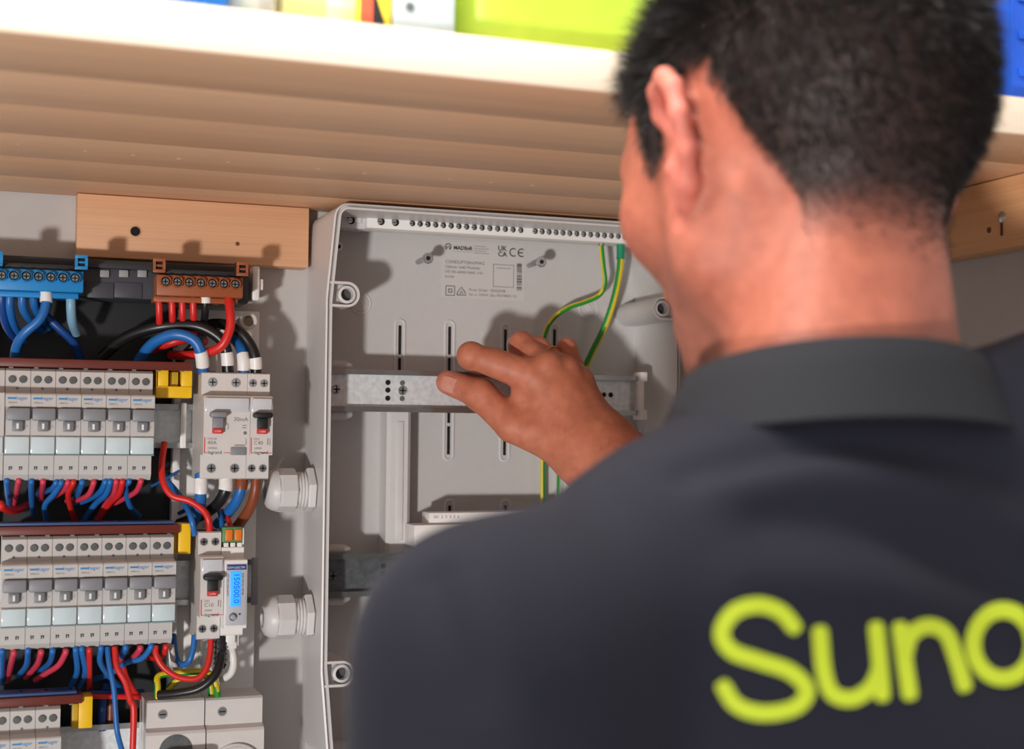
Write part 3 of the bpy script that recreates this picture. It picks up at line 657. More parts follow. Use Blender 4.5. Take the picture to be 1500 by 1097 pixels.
rowwires([
 ('blue', [(3, 956), (3, 978), (3, 1000)], .0023), ('pink', [(20, 958), (16, 974), (11, 996)], .0023), ('blue', [(41, 955), (39, 974), (27, 990)], .0023), ('pink', [(60, 957), (54, 974), (38, 992)], .0023),
 ('blue', [(77, 955), (73, 970), (58, 984)], .0023), ('pink', [(96, 956), (86, 974), (68, 986), (52, 996)], .0023), ('blue', [(111, 954), (113, 984), (104, 1004)], .0023), ('blue', [(120, 953), (125, 984), (117, 1005)], .0023),
 ('red', [(131, 955), (131, 984), (131, 1012)], .0023), ('blue', [(148, 951), (147, 970), (160, 990), (178, 1008)], .0023), ('blue', [(184, 950), (180, 960), (174, 970)], .0023),
 ('pink', [(205, 951), (194, 964), (180, 972)], .0023), ('blue', [(221, 948), (208, 964), (184, 971), (160, 988), (136, 995)], .0023), ('red', [(243, 949), (238, 960), (226, 964), (208, 960)], .0023)], 'middle breaker row', ROW[1], 'wires under the middle breaker row')
wire([(157, 946, 72), (160, 972, 78), (167, 1010, 82), (170, 1055, 84), (173, 1078, 84), (182, 1110, 80)], .0021, M_BLUE, 'long thin blue wire falling past the bottom row')
wire([(168, 948, 72), (171, 976, 78), (184, 1000, 82), (191, 1026, 86), (196, 1040, 88), (194, 1110, 86)], .0025, M_RED, 'long red wire falling past the bottom row')
wire([(176, 960, 50), (184, 990, 45), (196, 1012, 40), (206, 1022, 34)], .0024, M_RED, 'red wire slipping behind the long red one')
wire([(130, 1019, 40), (165, 1020, 44), (206, 1021, 40)], .0022, M_RED, 'red wire lying level above the bottom rail')
wire([(128, 1014, 36), (165, 1014, 38), (210, 1013, 30)], .0020, M_DBLUE, 'dark blue wire lying level above the bottom rail')
wire([(155, 1000, 26), (150, 1040, 26), (150, 1070, 26)], .0032, M_DBLUE, 'dark blue wire in the shadow behind the bottom rail')
wire([(163, 1000, 24), (162, 1040, 24), (161, 1070, 24)], .0032, M_BROWN, 'brown wire in the shadow behind the bottom rail')
wire([(228, 946, 72), (229, 960, 74), (240, 978, 76), (262, 992, 78), (288, 994, 80), (302, 980, 80), (308, 955, 76), (309, 930, 72)], .0024, M_RED, 'red wire looping from the middle row to the C10 breaker')
wire([(254, 930, 40), (258, 962, 55), (266, 973, 66), (277, 968, 74), (283, 950, 74), (285, 930, 72)], .0023, M_BLUE, 'blue wire looping to the C10 breaker')
wire([(251, 945, 60), (254, 966, 58), (259, 984, 50)], .0022, mat('pale_sheath', (206, 200, 198), .5), 'pale grey cable sheath at the end of the middle row')
earth([(231, 1036, 66), (231, 1008, 66), (233, 990, 62), (262, 986, 62), (300, 984, 66), (313, 995, 70), (318, 1012, 70), (319, 1034, 66)], .0026, 'green and yellow wire arching above the two sockets', k0=(0, -.6, .8))
earth([(246, 1010, 55), (258, 998, 58), (276, 990, 60), (296, 988, 62), (307, 998, 62), (311, 1030, 62)], .0026, 'green and yellow wire behind the earth arch above the sockets', k0=(.3, -.8, .5))
wire([(232, 1018, 70), (262, 1015, 78), (292, 1008, 84), (314, 990, 86), (323, 968, 80), (324, 950, 72)], .0034, M_BWIRE, 'black cable sweeping from the black plug over the sockets')
wire([(338, 945, 68), (342, 968, 70), (338, 986, 66), (322, 996, 56), (300, 1000, 44)], .0030, M_WHITE, 'white network cable curving away below its plug')
# between top and middle rows
wire([(241, 648, 50), (237, 680, 56), (239, 706, 62), (252, 726, 66), (278, 734, 70), (298, 748, 74), (306, 764, 76), (307, 784, 72)], .0026, M_RED, 'red wire winding down to the C10 breaker top')
wire([(246, 706, 40), (260, 722, 52), (273, 742, 64), (281, 762, 74), (285, 784, 72)], .0024, M_BLUE, 'blue wire winding down beside the red one to the C10 breaker')
wire([(222, 712, 36), (245, 700, 30), (262, 690, 26)], .0012, M_BLUE, 'thin blue wire slanting behind the red one')
wire([(294, 694, 70), (294, 722, 72), (291, 745, 62), (280, 768, 40)], .0048, M_BLUE, 'blue cable with white sleeve under the left terminal of the 40A switch', sleeve=(M_WHITE, .0053, .12, .36))
wire([(331, 694, 70), (330, 718, 74), (318, 738, 66), (296, 754, 50), (262, 768, 34)], .0046, M_BWIRE, 'black cable with white sleeve under the 40A switch', sleeve=(M_WHITE, .0056, .1, .27))
wire([(354, 694, 70), (353, 716, 72), (345, 736, 66), (333, 752, 54), (318, 768, 38)], .0042, M_BLUE, 'blue cable with brown sleeve under the 40A switch', sleeve=(M_BROWN, .0048, .1, .28))
wire([(375, 694, 70), (374, 718, 70), (367, 742, 64), (353, 764, 52), (340, 780, 40)], .0042, M_BROWN, 'brown cable curving down from the C40 breaker')
wire([(318, 742, 44), (323, 755, 60), (326, 780, 70)], .0019, M_BLUE, 'thin blue wire entering the orange and green connector')
wire([(326, 748, 46), (334, 760, 60), (341, 780, 70)], .0019, M_RED, 'thin red wire entering the orange and green connector')
wire([(262, 752, 30), (280, 744, 40), (305, 742, 44), (318, 746, 40)], .0016, M_DBLUE, 'thin dark blue wire crossing behind the sleeved cables')

# ================================================================== open grey enclosure
EX0, EX1, EZ0, EZ1, ED = .2562, .5715, 1.1875, 1.6362, .080
EO = Vector(((EX0+EX1)/2, 0, EZ0))
encl = empty('enclosure', EO); tag(encl, 'open light grey plastic enclosure with metal rails under the shelf', 'enclosure')
def rrect(x0, x1, z0, z1, r, bow, n=6, sub=6):
    # closed outline; bow narrows the sides near top and bottom as on the lid frame
    pts = []
    zm0, zm1 = z0+.075, z1-.075
    def inset(z):
        if z > zm1: return bow*(z-zm1)/(z1-zm1)
        if z < zm0: return bow*(zm0-z)/(zm0-z0)
        return 0
    cs = [(x0+r, z0+r, math.pi, 1.5*math.pi), (x1-r, z0+r, 1.5*math.pi, 2*math.pi), (x1-r, z1-r, 0, .5*math.pi), (x0+r, z1-r, .5*math.pi, math.pi)]
    for i, (cx, cz, a0, a1) in enumerate(cs):
        for k in range(n+1):
            a = a0+(a1-a0)*k/n; pts.append([cx+r*math.cos(a), cz+r*math.sin(a)])
        nx, nz_, na, _ = cs[(i+1) % 4]
        e = [nx+r*math.cos(na), nz_+r*math.sin(na)]; s = pts[-1]
        if i in (1, 3):
            stops = [zm0, (zm0+zm1)/2, zm1] if i == 1 else [zm1, (zm0+zm1)/2, zm0]
            for z in stops: pts.append([s[0], z])
        else:
            for k in range(1, 4): pts.append([s[0]+(e[0]-s[0])*k/4, s[1]])
    out = []
    mid = (x0+x1)/2
    for x, z in pts:
        i = inset(z)*abs(x-mid)/((x1-x0)/2)
        out.append((x+(i if x < mid else -i), z))
    return out
def shell(loops):
    v = []; f = []; n = len(loops[0][0])
    for pts, y in loops: v += [(p[0]-EO.x, y, p[1]-EO.z) for p in pts]
    for j in range(len(loops)-1):
        for k in range(n): f.append((j*n+k, j*n+(k+1) % n, (j+1)*n+(k+1) % n, (j+1)*n+k))
    return v, f
def L(o, bow=.0068): return rrect(EX0+o, EX1-o, EZ0+o, EZ1-o, max(.011-o, .004), bow)
v, f = shell([(L(.0022, .0012), -.0005), (L(0), -ED), (L(.0014), -ED-.0006), (L(.0016), -ED+.0028), (L(.0030), -ED+.0028), (L(.0032), -ED-.0010), (L(.0050), -ED-.0010), (L(.0056), -.0035)])
MB().add(v, f).build('side_wall', M_ENCL2, encl, True, 40)
def ebox(name, x0, x1, y0, y1, z0, z1, m, bev=0, parent=encl):
    return MB().box(x0-EO.x, x1-EO.x, y0, y1, z0-EO.z, z1-EO.z, bev).build(name, m, parent, True)
ebox('back_plate', EX0+.0055, EX1-.0055, -.0032, -.0008, EZ0+.004, EZ1-.004, M_ENCL)
# screw bosses
def boss(cx, cz, side):
    rx = EX0+.0030 if side < 0 else EX1-.0030; s = 1 if side < 0 else -1
    R = .0102; n = 14; th = .0020
    def U(r):
        p = [(rx, cz+r)]+[(cx+s*r*math.sin(a), cz+r*math.cos(a)) for a in [math.pi*k/n for k in range(n+1)]]+[(rx, cz-r)]
        return p
    o, i = U(R), U(R-th); v = []; f = []; m = len(o)
    for y in (-.0033, -ED-.0008):
        v += [(x-EO.x, y, z-EO.z) for x, z in o]; v += [(x-EO.x, y, z-EO.z) for x, z in i]
    for k in range(m-1):
        f += [(k, k+1, 2*m+k+1, 2*m+k), (m+k, m+k+1, 3*m+k+1, 3*m+k), (2*m+k, 2*m+k+1, 3*m+k+1, 3*m+k)]
    b_ = MB().add(v, f).build('screw_boss', M_ENCL2, encl, True, 40)
    poly = [(x-EO.x, z-EO.z) for x, z in U(R-th-.0001)]
    MB().prism(poly, 'y', -.0034, -ED+.008).build('boss_floor', M_ENCL, b_)
    MB().lathe([(.0076, -.002), (.0072, .0072), (.0066, .0076), (.0050, .0076), (.0048, -.003)], (cx-EO.x, -ED+.0078, cz-EO.z), n=24).build('screw_tube', M_ENCL2, b_, True)
    MB().lathe([(.0047, 0), (.0047, .0004)], (cx-EO.x, -ED+.0074, cz-EO.z), n=20).build('screw_hole', mat('hole_grey', (74, 72, 72), .7), b_)
bz1, bz0 = 1.5626, 1.2612
for cx, sd in ((.2735, -1), (.5545, 1)):
    for cz in (bz1, bz0): boss(cx, cz, sd)
# embossed slotted discs on the back plate
for px, py in ((528, 444), (862, 452)):
    q = P(px, py, 4)
    MB().tube([Vector((q.x-EO.x+.0088*math.cos(a), -.0034, q.z-EO.z+.0088*math.sin(a))) for a in [i*math.pi/16 for i in range(33)]], .0010, 6).build('disc_rim', M_ENCL2, encl, True)
    d = MB().lathe([(.0078, -.0002), (.0076, .0007)], (q.x-EO.x, -.0033, q.z-EO.z), n=28).build('knockout_disc', M_ENCL, encl)
    c, s = math.cos(2.2), math.sin(2.2)
    b = MB()
    for o in (-.0012, .0012): b.tube([(q.x-EO.x-c*.0068-s*o, -.0041, q.z-EO.z-s*.0068+c*o), (q.x-EO.x+c*.0068-s*o, -.0041, q.z-EO.z+s*.0068+c*o)], .0006, 6)
    b.build('disc_slot', M_ENCL2, d)
q = P(496, 361, 30)
MB().lathe([(.0036, -.026), (.0036, 0), (.0030, .0004), (.0019, .0004), (.0018, -.002)], (q.x-EO.x, -.030, q.z-EO.z), n=20).build('lid_post', M_ENCL2, encl, True)
MB().lathe([(.0018, 0), (.0018, .0003)], (q.x-EO.x, -.030, q.z-EO.z), n=12).build('post_hole', M_HOLE, encl)
# vertical slots with raised rings
def slot(px, y0, y1, parts):
    a, b_ = P(px, y0, 4), P(px, y1, 4); x = (a.x+b_.x)/2; r = .0042; t = .0011
    pts = [Vector((x-EO.x+r*math.cos(k*math.pi/8), -.0035, a.z-r-EO.z+r*math.sin(k*math.pi/8))) for k in range(9)]+[Vector((x-EO.x-r*math.cos(k*math.pi/8), -.0035, b_.z+r-EO.z-r*math.sin(k*math.pi/8))) for k in range(9)]
    o = MB().tube(pts+[pts[0]], t, 6).build('slot_rim', M_ENCL2, encl, True)
    zt, zb = a.z-.005, b_.z+.005
    for f0, f1 in parts:
        MB().box(x-EO.x-.0013, x-EO.x+.0013, -.0036, -.0033, zb+(zt-zb)*f0-EO.z, zb+(zt-zb)*f1-EO.z).build('slit', M_HOLE, o)
    return o
for px, py0, py1 in ((585, 468, 680), (658, 470, 674), (740, 474, 675), (812, 474, 675)):
    slot(px, py0, py1, ((0, .22), (.245, .46), (.54, .755), (.78, 1)))
for px in (585, 658, 740, 812): slot(px, 732, 940, ((0, .22), (.245, .46), (.54, .755), (.78, 1)))
# faint moulding mark
q = P(700, 490, 4)
MB().tube([Vector((q.x-EO.x+.0048*math.cos(a), -.0033, q.z-EO.z+.0048*math.sin(a))) for a in [-1+i*.2 for i in range(11)]], .0004, 6).build('mould_mark', M_ENCL2, encl, True)
# uprights that carry the rails
def upright(px0, px1, d):
    a, c = P(px0, 700, d), P(px1, 700, d); x0, x1 = a.x-EO.x, c.x-EO.x; y = -d*.001
    z0, z1 = 1.19-EO.z+.005, 1.500-EO.z
    prof = [(x0, -.0034), (x0, y+.003), (x0+.003, y), (x1-.003, y), (x1, y+.003), (x1, -.0034)]
    o = MB().prism(prof, 'z', z0, z1).build('rail_upright', M_ENCL2, encl)
    MB().box((x0+x1)/2-.0030, (x0+x1)/2+.0035, y-.0012, y-.0001, 1.362-EO.z, 1.462-EO.z, .0006).build('upright_rib', M_ENCL2, o, True)
    return o
upright(567, 602, 28); upright(828, 864, 28)
# rails
def big_rail(zc, tilt, dark, nm):
    y = -.050
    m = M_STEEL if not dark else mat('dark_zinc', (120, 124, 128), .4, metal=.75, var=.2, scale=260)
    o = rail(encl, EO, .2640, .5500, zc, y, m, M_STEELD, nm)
    return o
R1Z, R2Z = 1.4870, 1.3355
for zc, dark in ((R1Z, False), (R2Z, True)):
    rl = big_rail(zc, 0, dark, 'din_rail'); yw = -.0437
    def hole(px, dz, m=M_HOLE, r=.0022, d=43.5):
        q = P(px, 570, d); MB().lathe([(r, 0), (r, .0003)], (q.x-EO.x, yw, zc+dz-EO.z), n=14).build('rail_hole', m, rl)
    if not dark:
        for dz in (.0072, .0008, -.0060): hole(568, dz)
        hole(589, .0070, M_STEELD); hole(589, -.0060, M_STEELD)
        for dz in (.0066, .0006, -.0060): hole(872, dz)
        hole(884.5, .0006); hole(894.5, .0006)
        scs = [(492, .0005), (589, .0006)]
    else:
        hole(565, .0062); hole(565, .0), hole(565, -.0062)
        scs = [(491, -.0005)]
    for px, dz in scs:
        q = P(px, 570, 43.5); s = MB().lathe([(.0038, 0), (.0038, .0012), (.0030, .0020)], (q.x-EO.x, yw, zc+dz-EO.z), n=18).build('rail_screw', M_SCREW if not dark else M_STEELD, rl, True)
        b = MB(); x = q.x-EO.x; z = zc+dz-EO.z; b.box(x-.0026, x+.0026, yw-.0024, yw-.00195, z-.0005, z+.0005); b.box(x-.0005, x+.0005, yw-.0024, yw-.00195, z-.0026, z+.0026); b.build('screw_cross', M_HOLE, s)
    # white end stop on the right and tubular bracket on the left
    MB().box(.5435-EO.x, .5492-EO.x, -.0555, -.0505, zc-.0130-EO.z, zc+.0130-EO.z, .0008).build('end_stop', M_WHITE, rl, True)
    for s in (1, -1):
        MB().box(.5452-EO.x, .5520-EO.x, -.0560, -.040, zc+s*.0168-.0042-EO.z, zc+s*.0168+.0042-EO.z, .0009).build('end_stop_lug', M_WHITE, rl, True)
        MB().tube([Vector((.2612-EO.x, -.040, zc+s*.0205-EO.z)), Vector((.282-EO.x, -.040, zc+s*.0205-EO.z)), Vector((.288-EO.x, -.036, zc+s*.0195-EO.z))], [.0045, .0045, .0030], 12).build('rail_bracket', M_ENCL, encl, True, 60)
# stepped white cover strips above the lower rail
a, c = P(628, 752, 48), P(805, 771, 48)
o = ebox('cover_strip', a.x, c.x+.06, -.050, -.028, c.z, a.z+.0006, M_WHITE, .0008)
b = MB(); add_text(b, 'N1  2  3  4  5  6', a.x+.004-EO.x, -.0502, a.z-.004-EO.z, .0034); b.build('strip_print', M_INKG, o)
a2_, c2_ = P(606, 769, 54), P(640, 800, 54)
ebox('cover_strip', a2_.x, c.x+.06, -.056, -.028, c2_.z, a2_.z, M_WHITE, .0008)
# earth bar
b0, b1 = P(538, 312, 44), P(538, 334, 44); tz = (b0.z+b1.z)/2
bar = ebox('earth_bar', b0.x, .5640, -.044, -.022, tz-.0060, tz+.0060, M_WHITE, .0008)
ebox('bar_bracket', P(499, 320, 40).x, b0.x-.0002, -.040, -.022, tz-.0068, tz+.0058, M_ENCL2, .0008, bar)
ebox('bracket_frame', P(519, 320, 40).x, b0.x-.004, -.0415, -.0402, tz-.002, tz+.004, M_ENCL2, .0004, bar)
def bscrew(px, r, d=44.0, big=False):
    x = P(px, 325, d).x-EO.x; z = tz-EO.z; y = -d*.001
    h = MB().lathe([(r, 0), (r, .0002)], (x+.0006, y, z), n=16).build('terminal_hole', M_HOLE, bar)
    s = MB().lathe([(r*.72, .0002), (r*.66, .0011)], (x-.0004, y, z-.0003), n=12).build('terminal_screw', M_SCREW, h, True)
    MB().box(x-.0004-r*.55, x-.0004+r*.55, y-.0014, y-.00115, z-.0006, z-.0001).build('screw_slot', M_HOLE, s)
bscrew(513, .0034, 40); bscrew(557, .0033); bscrew(578, .0033)
for k in range(15): bscrew(603+k*11.35, .0025)
for k in range(17): bscrew(783+k*10.15, .0025)
# two long pins
for px0, px1, py0, py1 in ((612, 630, 384, 381), (775, 797, 389, 384)):
    A = P(px0, py0, 4); A = Vector((A.x, -.0033, A.z)); c = A-EO
    pn = MB().lathe([(.0021, 0), (.0021, .029)], c, n=14).build('pin', M_STEELD, encl, True)
    MB().lathe([(.0046, .029), (.0048, .0296), (.0048, .0312), (.0040, .0320), (.0020, .0320), (.0018, .0305)], c, n=20).build('pin_head', M_SCREW, pn, True)
    MB().lathe([(.0017, .0306), (.0017, .0308)], c, n=10).build('pin_socket', M_HOLE, pn)
# printed rating label on the back plate
la = P(648, 355, 3.4)
def lx(px): return P(px, 390, 3.4).x-EO.x
def lz(py, px=705): return P(px, py, 3.4).z-EO.z
lab = MB().box(lx(646), lx(768), -.00345, -.00325, lz(438), lz(354)).build('rating_label', mat('label_film', (202, 197, 194), .3, var=.01), encl)
yl = -.0037
b = MB()
cx, cz = lx(656), lz(364)
b.tube([(cx+.0026*math.cos(a), yl, cz+.0026*math.sin(a)) for a in [-1.0+i*.37 for i in range(15)]], .0004, 6)
b.tube([(cx-.0018, yl, cz-.0026), (cx-.0010, yl, cz-.0002), (cx, yl, cz+.0006), (cx+.0010, yl, cz-.0002), (cx+.0018, yl, cz-.0026)], .00035, 6)
add_text(b, 'MADEnR', lx(664), yl, lz(367.5), .0046, bold=.00016)
add_text(b, 'UK', lx(729), yl, lz(365.5), .0062, bold=.00014); add_text(b, 'CA', lx(729), yl, lz(374), .0062, bold=.00014)
for (ex, e) in ((751, 0), (763, 1)):
    X, Z, R = lx(ex)+.0005, lz(367), .0034
    b.tube([(X+R*math.cos(a), yl, Z+R*math.sin(a)) for a in [1.0+i*(4.28/14) for i in range(15)]], .0005, 6)
    if e: b.tube([(X-R, yl, Z), (X+R*.35, yl, Z)], .0005, 6)
b.build('bold_print', M_INK, lab)
b = MB()
for k, s in enumerate(('CONDUFTERN/MAG', '520mm 1x40 Modules', 'UD SN e0000 NAIS 1101', 'ELC/FIB')):
    add_text(b, s, lx(652), yl, lz(388+k*7.0), (.0040, .0036, .0034, .0026)[k])
add_text(b, 'Prod. Order : 02022938', lx(687), yl, lz(427), .0035); add_text(b, 'Ser. n. 123314  Qty: 002198022 1/2', lx(687), yl, lz(433.5), .0031)
for k in range(4): b.box(lx(694), lx(716 if k % 2 else 712), yl, yl+.0001, lz(361.5+k*3.3), lz(360.9+k*3.3))
b.box(lx(664), lx(691), yl, yl+.0001, lz(370.4), lz(370.1))
b.build('fine_print', M_INKG, lab)
b = MB()
def frame(x0, x1, z0, z1, t):
    b.box(x0, x1, yl, yl+.0001, z0, z0+t); b.box(x0, x1, yl, yl+.0001, z1-t, z1); b.box(x0, x0+t, yl, yl+.0001, z0, z1); b.box(x1-t, x1, yl, yl+.0001, z0, z1)
frame(lx(722.5), lx(752.5), lz(419), lz(386), .0003); b.box(lx(727), lx(748), yl, yl+.0001, lz(391.5), lz(391))
frame(lx(653), lx(666.5), lz(435), lz(420.5), .0005); frame(lx(657), lx(662.5), lz(430.5), lz(425), .0006)
X0, X1, Z0, Z1 = lx(669.5), lx(682.5), lz(433.5), lz(422)
b.tube([(X0, yl, Z0), (X1, yl, Z0), (X1-.0008, yl, Z0+.0028), ((X0+X1)/2, yl, Z1), (X0+.0008, yl, Z0+.0028), (X0, yl, Z0)], .0003, 6)
b.tube([((X0+X1)/2-.0014, yl, Z0+.001), ((X0+X1)/2, yl, Z0+.0036), ((X0+X1)/2+.0014, yl, Z0+.001)], .0003, 6)
rnd = random.Random(3); zz = lz(423)
zt = lz(383)
while zz < zt:
    h = rnd.choice((.0002, .0004, .0006, .0009)); b.box(lx(757), lx(764.5), yl, yl+.0001, zz, zz+h); zz += h+rnd.choice((.0003, .0005, .0008))
b.build('symbol_print', M_INK, lab)
# cable glands on the left side
def gland(px, py, d):
    q = P(px, py, d); c = Vector((EX0-EO.x, q.y, q.z-EO.z)); ax = (-1, 0, 0)
    Lg = EX0-q.x
    m = M_ENCL2
    g = MB().lathe([(.0150, 0), (.0150, .006), (.0140, .0065), (.0152, .0072), (.0140, .0085), (.0152, .0098), (.0140, .0111), (.0152, .0124), (.0140, .0137), (.0150, .0148)], c, ax, 28).build('cable_gland', m, encl, True)
    MB().lathe([(.0182, .0002), (.0187, .0012), (.0187, .0052), (.0182, .0062)], c, ax, 6).build('lock_nut', m, g)
    MB().lathe([(.0172, .0150), (.0178, .0158), (.0178, .0270), (.0174, .0300)], c, ax, 8).build('dome_nut', m, g)
    MB().lathe([(.0172, .0296), (.0165, .0335), (.0140, .0375), (.0105, .0395), (.0080, .0397), (.0078, .036)], c, ax, 28).build('dome', m, g, True, 60)
    MB().lathe([(.0078, .0372), (.0078, .0380)], c, ax, 20).build('seal', M_GREY, g)
gland(386, 718, 42); gland(381, 905, 42)
# earth wires inside the box
earth([(881, 344, 34), (881, 362, 34), (884, 392, 34), (886, 415, 33), (878, 432, 31), (858, 442, 28), (832, 451, 24), (810, 467, 20), (798, 490, 16), (796, 520, 14), (797, 560, 14), (796, 620, 14), (795, 690, 14), (795, 760, 14)], .0022, 'green and yellow wire snaking left from the earth bar to behind the hand', k0=(-.8, -.05, .6), tip=(M_STEELD, .0028, 10))
earth([(909, 352, 36), (909, 375, 36), (907, 400, 36), (900, 435, 34), (886, 478, 28), (868, 515, 20), (855, 545, 14), (838, 600, 12), (825, 650, 12), (821, 690, 14), (820, 760, 14)], .0030, 'green and yellow wire with green ferrule falling from the earth bar', k0=(.8, -.6, 0), tip=(mat('ferrule_green', (16, 132, 92), .4), .0037, 13))

# ================================================================== the man
class SDF:
    def __init__(s, lo, hi, h):
        s.h = h; s.lo = np.array(lo, float); s.n = np.ceil((np.array(hi)-s.lo)/h).astype(int)+1
        s.f = np.full(s.n, .05, np.float32)
        s.ax = [(s.lo[i]+h*np.arange(s.n[i])).astype(np.float32) for i in range(3)]
    def _sl(s, lo, hi):
        a = np.maximum(np.floor((np.array(lo)-s.lo)/s.h).astype(int), 0); b = np.minimum(np.ceil((np.array(hi)-s.lo)/s.h).astype(int)+1, s.n)
        if np.any(b <= a): return None, None
        sl = tuple(slice(x, y) for x, y in zip(a, b))
        return sl, np.meshgrid(*[s.ax[i][sl[i]] for i in range(3)], indexing='ij', sparse=True)
    def _mix(s, sl, d, k, sub):
        a = s.f[sl]
        if sub: d = -d; h = np.maximum(k-np.abs(a-d), 0)/k; s.f[sl] = np.maximum(a, d)+h*h*k/4
        else: h = np.maximum(k-np.abs(a-d), 0)/k; s.f[sl] = np.minimum(a, d)-h*h*k/4
    def cone(s, a, b, ra, rb, k=.004, sub=False):
        a, b = np.array(a, float), np.array(b, float); m = max(ra, rb)+k+.012
        sl, g = s._sl(np.minimum(a, b)-m, np.maximum(a, b)+m)
        if sl is None: return s
        ba = b-a; bb = float(ba@ba)+1e-12
        t = np.clip(((g[0]-a[0])*ba[0]+(g[1]-a[1])*ba[1]+(g[2]-a[2])*ba[2])/bb, 0, 1)
        d = np.sqrt((g[0]-a[0]-t*ba[0])**2+(g[1]-a[1]-t*ba[1])**2+(g[2]-a[2]-t*ba[2])**2)-(ra+(rb-ra)*t)
        s._mix(sl, d, k, sub); return s
    def ell(s, c, r, R=None, k=.004, sub=False):
        c, r = np.array(c, float), np.array(r, float); m = max(r)+k+.012
        sl, g = s._sl(c-m, c+m)
        if sl is None: return s
        x, y, z = g[0]-c[0], g[1]-c[1], g[2]-c[2]
        if R is not None:
            R = np.array(R); x, y, z = R[0, 0]*x+R[1, 0]*y+R[2, 0]*z, R[0, 1]*x+R[1, 1]*y+R[2, 1]*z, R[0, 2]*x+R[1, 2]*y+R[2, 2]*z
        k0 = np.sqrt((x/r[0])**2+(y/r[1])**2+(z/r[2])**2); k1 = np.sqrt((x/r[0]**2)**2+(y/r[1]**2)**2+(z/r[2]**2)**2)+1e-9
        s._mix(sl, k0*(k0-1)/k1, k, sub); return s
    def chain(s, pts, rs, k=.004, sub=False):
        for i in range(len(pts)-1): s.cone(pts[i], pts[i+1], rs[i], rs[i+1], k, sub)
        return s
    def mesh(s, smooth=1):
        f = s.f; n = s.n
        neg = f < 0
        cnt = np.zeros(n-1, np.int8)
        for i in (0, 1):
            for j in (0, 1):
                for k in (0, 1): cnt += neg[i:n[0]-1+i, j:n[1]-1+j, k:n[2]-1+k]
        act = (cnt > 0) & (cnt < 8); idx = np.argwhere(act); ids = np.full(n-1, -1, np.int64); ids[act] = np.arange(len(idx))
        acc = np.zeros((len(idx), 3)); num = np.zeros(len(idx))
        cor = [(i, j, k) for i in (0, 1) for j in (0, 1) for k in (0, 1)]
        for a in cor:
            for b in cor:
                if sum(abs(p-q) for p, q in zip(a, b)) == 1 and a < b:
                    fa = f[idx[:, 0]+a[0], idx[:, 1]+a[1], idx[:, 2]+a[2]]; fb = f[idx[:, 0]+b[0], idx[:, 1]+b[1], idx[:, 2]+b[2]]
                    m = (fa < 0) != (fb < 0); t = np.where(m, fa/np.where(m, fa-fb, 1), 0)
                    p = np.array(a)+(np.array(b)-np.array(a))*t[:, None]
                    acc += np.where(m[:, None], p, 0); num += m
        V = s.lo+(idx+acc/num[:, None])*s.h
        Q = []
        for ax in range(3):
            u, w = (ax+1) % 3, (ax+2) % 3
            s0 = [slice(None)]*3; s1 = [slice(None)]*3; s0[ax] = slice(0, n[ax]-1); s1[ax] = slice(1, n[ax])
            for e in (u, w): s0[e] = slice(1, n[e]-1); s1[e] = slice(1, n[e]-1)
            A, B = neg[tuple(s0)], neg[tuple(s1)]
            for flip, M in ((False, A & ~B), (True, ~A & B)):
                e = np.argwhere(M)
                if not len(e): continue
                e[:, u] += 1; e[:, w] += 1
                def cell(du, dw):
                    c = e.copy(); c[:, u] -= du; c[:, w] -= dw; return ids[c[:, 0], c[:, 1], c[:, 2]]
                q = np.stack([cell(1, 1), cell(0, 1), cell(0, 0), cell(1, 0)], 1)
                Q.append(q[:, ::-1] if flip else q)
        Q = np.concatenate(Q)
        for _ in range(smooth):
            ac = np.zeros_like(V); nn = np.zeros(len(V))
            for i in range(4):
                for j in ((i+1) % 4, (i+3) % 4): np.add.at(ac, Q[:, i], V[Q[:, j]]); np.add.at(nn, Q[:, i], 1)
            V = V*.4+.6*ac/np.maximum(nn, 1)[:, None]
        return V, Q
def np_mesh(name, V, Q, mats, parent=None, mi=None):
    me = bpy.data.meshes.new(name); me.vertices.add(len(V)); me.vertices.foreach_set('co', np.asarray(V, np.float32).ravel())
    me.loops.add(Q.size); me.loops.foreach_set('vertex_index', Q.astype(np.int32).ravel())
    me.polygons.add(len(Q)); me.polygons.foreach_set('loop_start', np.arange(0, Q.size, Q.shape[1], dtype=np.int32))
    for m in (mats if isinstance(mats, list) else [mats]): me.materials.append(m)
    if mi is not None: me.polygons.foreach_set('material_index', np.asarray(mi, np.int32))
    me.update(calc_edges=True); me.validate(); me.polygons.foreach_set('use_smooth', [True]*len(me.polygons)); me.update()
    o = bpy.data.objects.new(name, me); COL.objects.link(o)
    if parent is not None: o.parent = parent
    return o
def vn(V, Q):
    nrm = np.cross(V[Q[:, 2]]-V[Q[:, 0]], V[Q[:, 3]]-V[Q[:, 1]]); out = np.zeros_like(V)
    for i in range(4): np.add.at(out, Q[:, i], nrm)
    return out/(np.linalg.norm(out, axis=1)[:, None]+1e-12)
A3 = lambda v: np.array((v[0], v[1], v[2]), float)

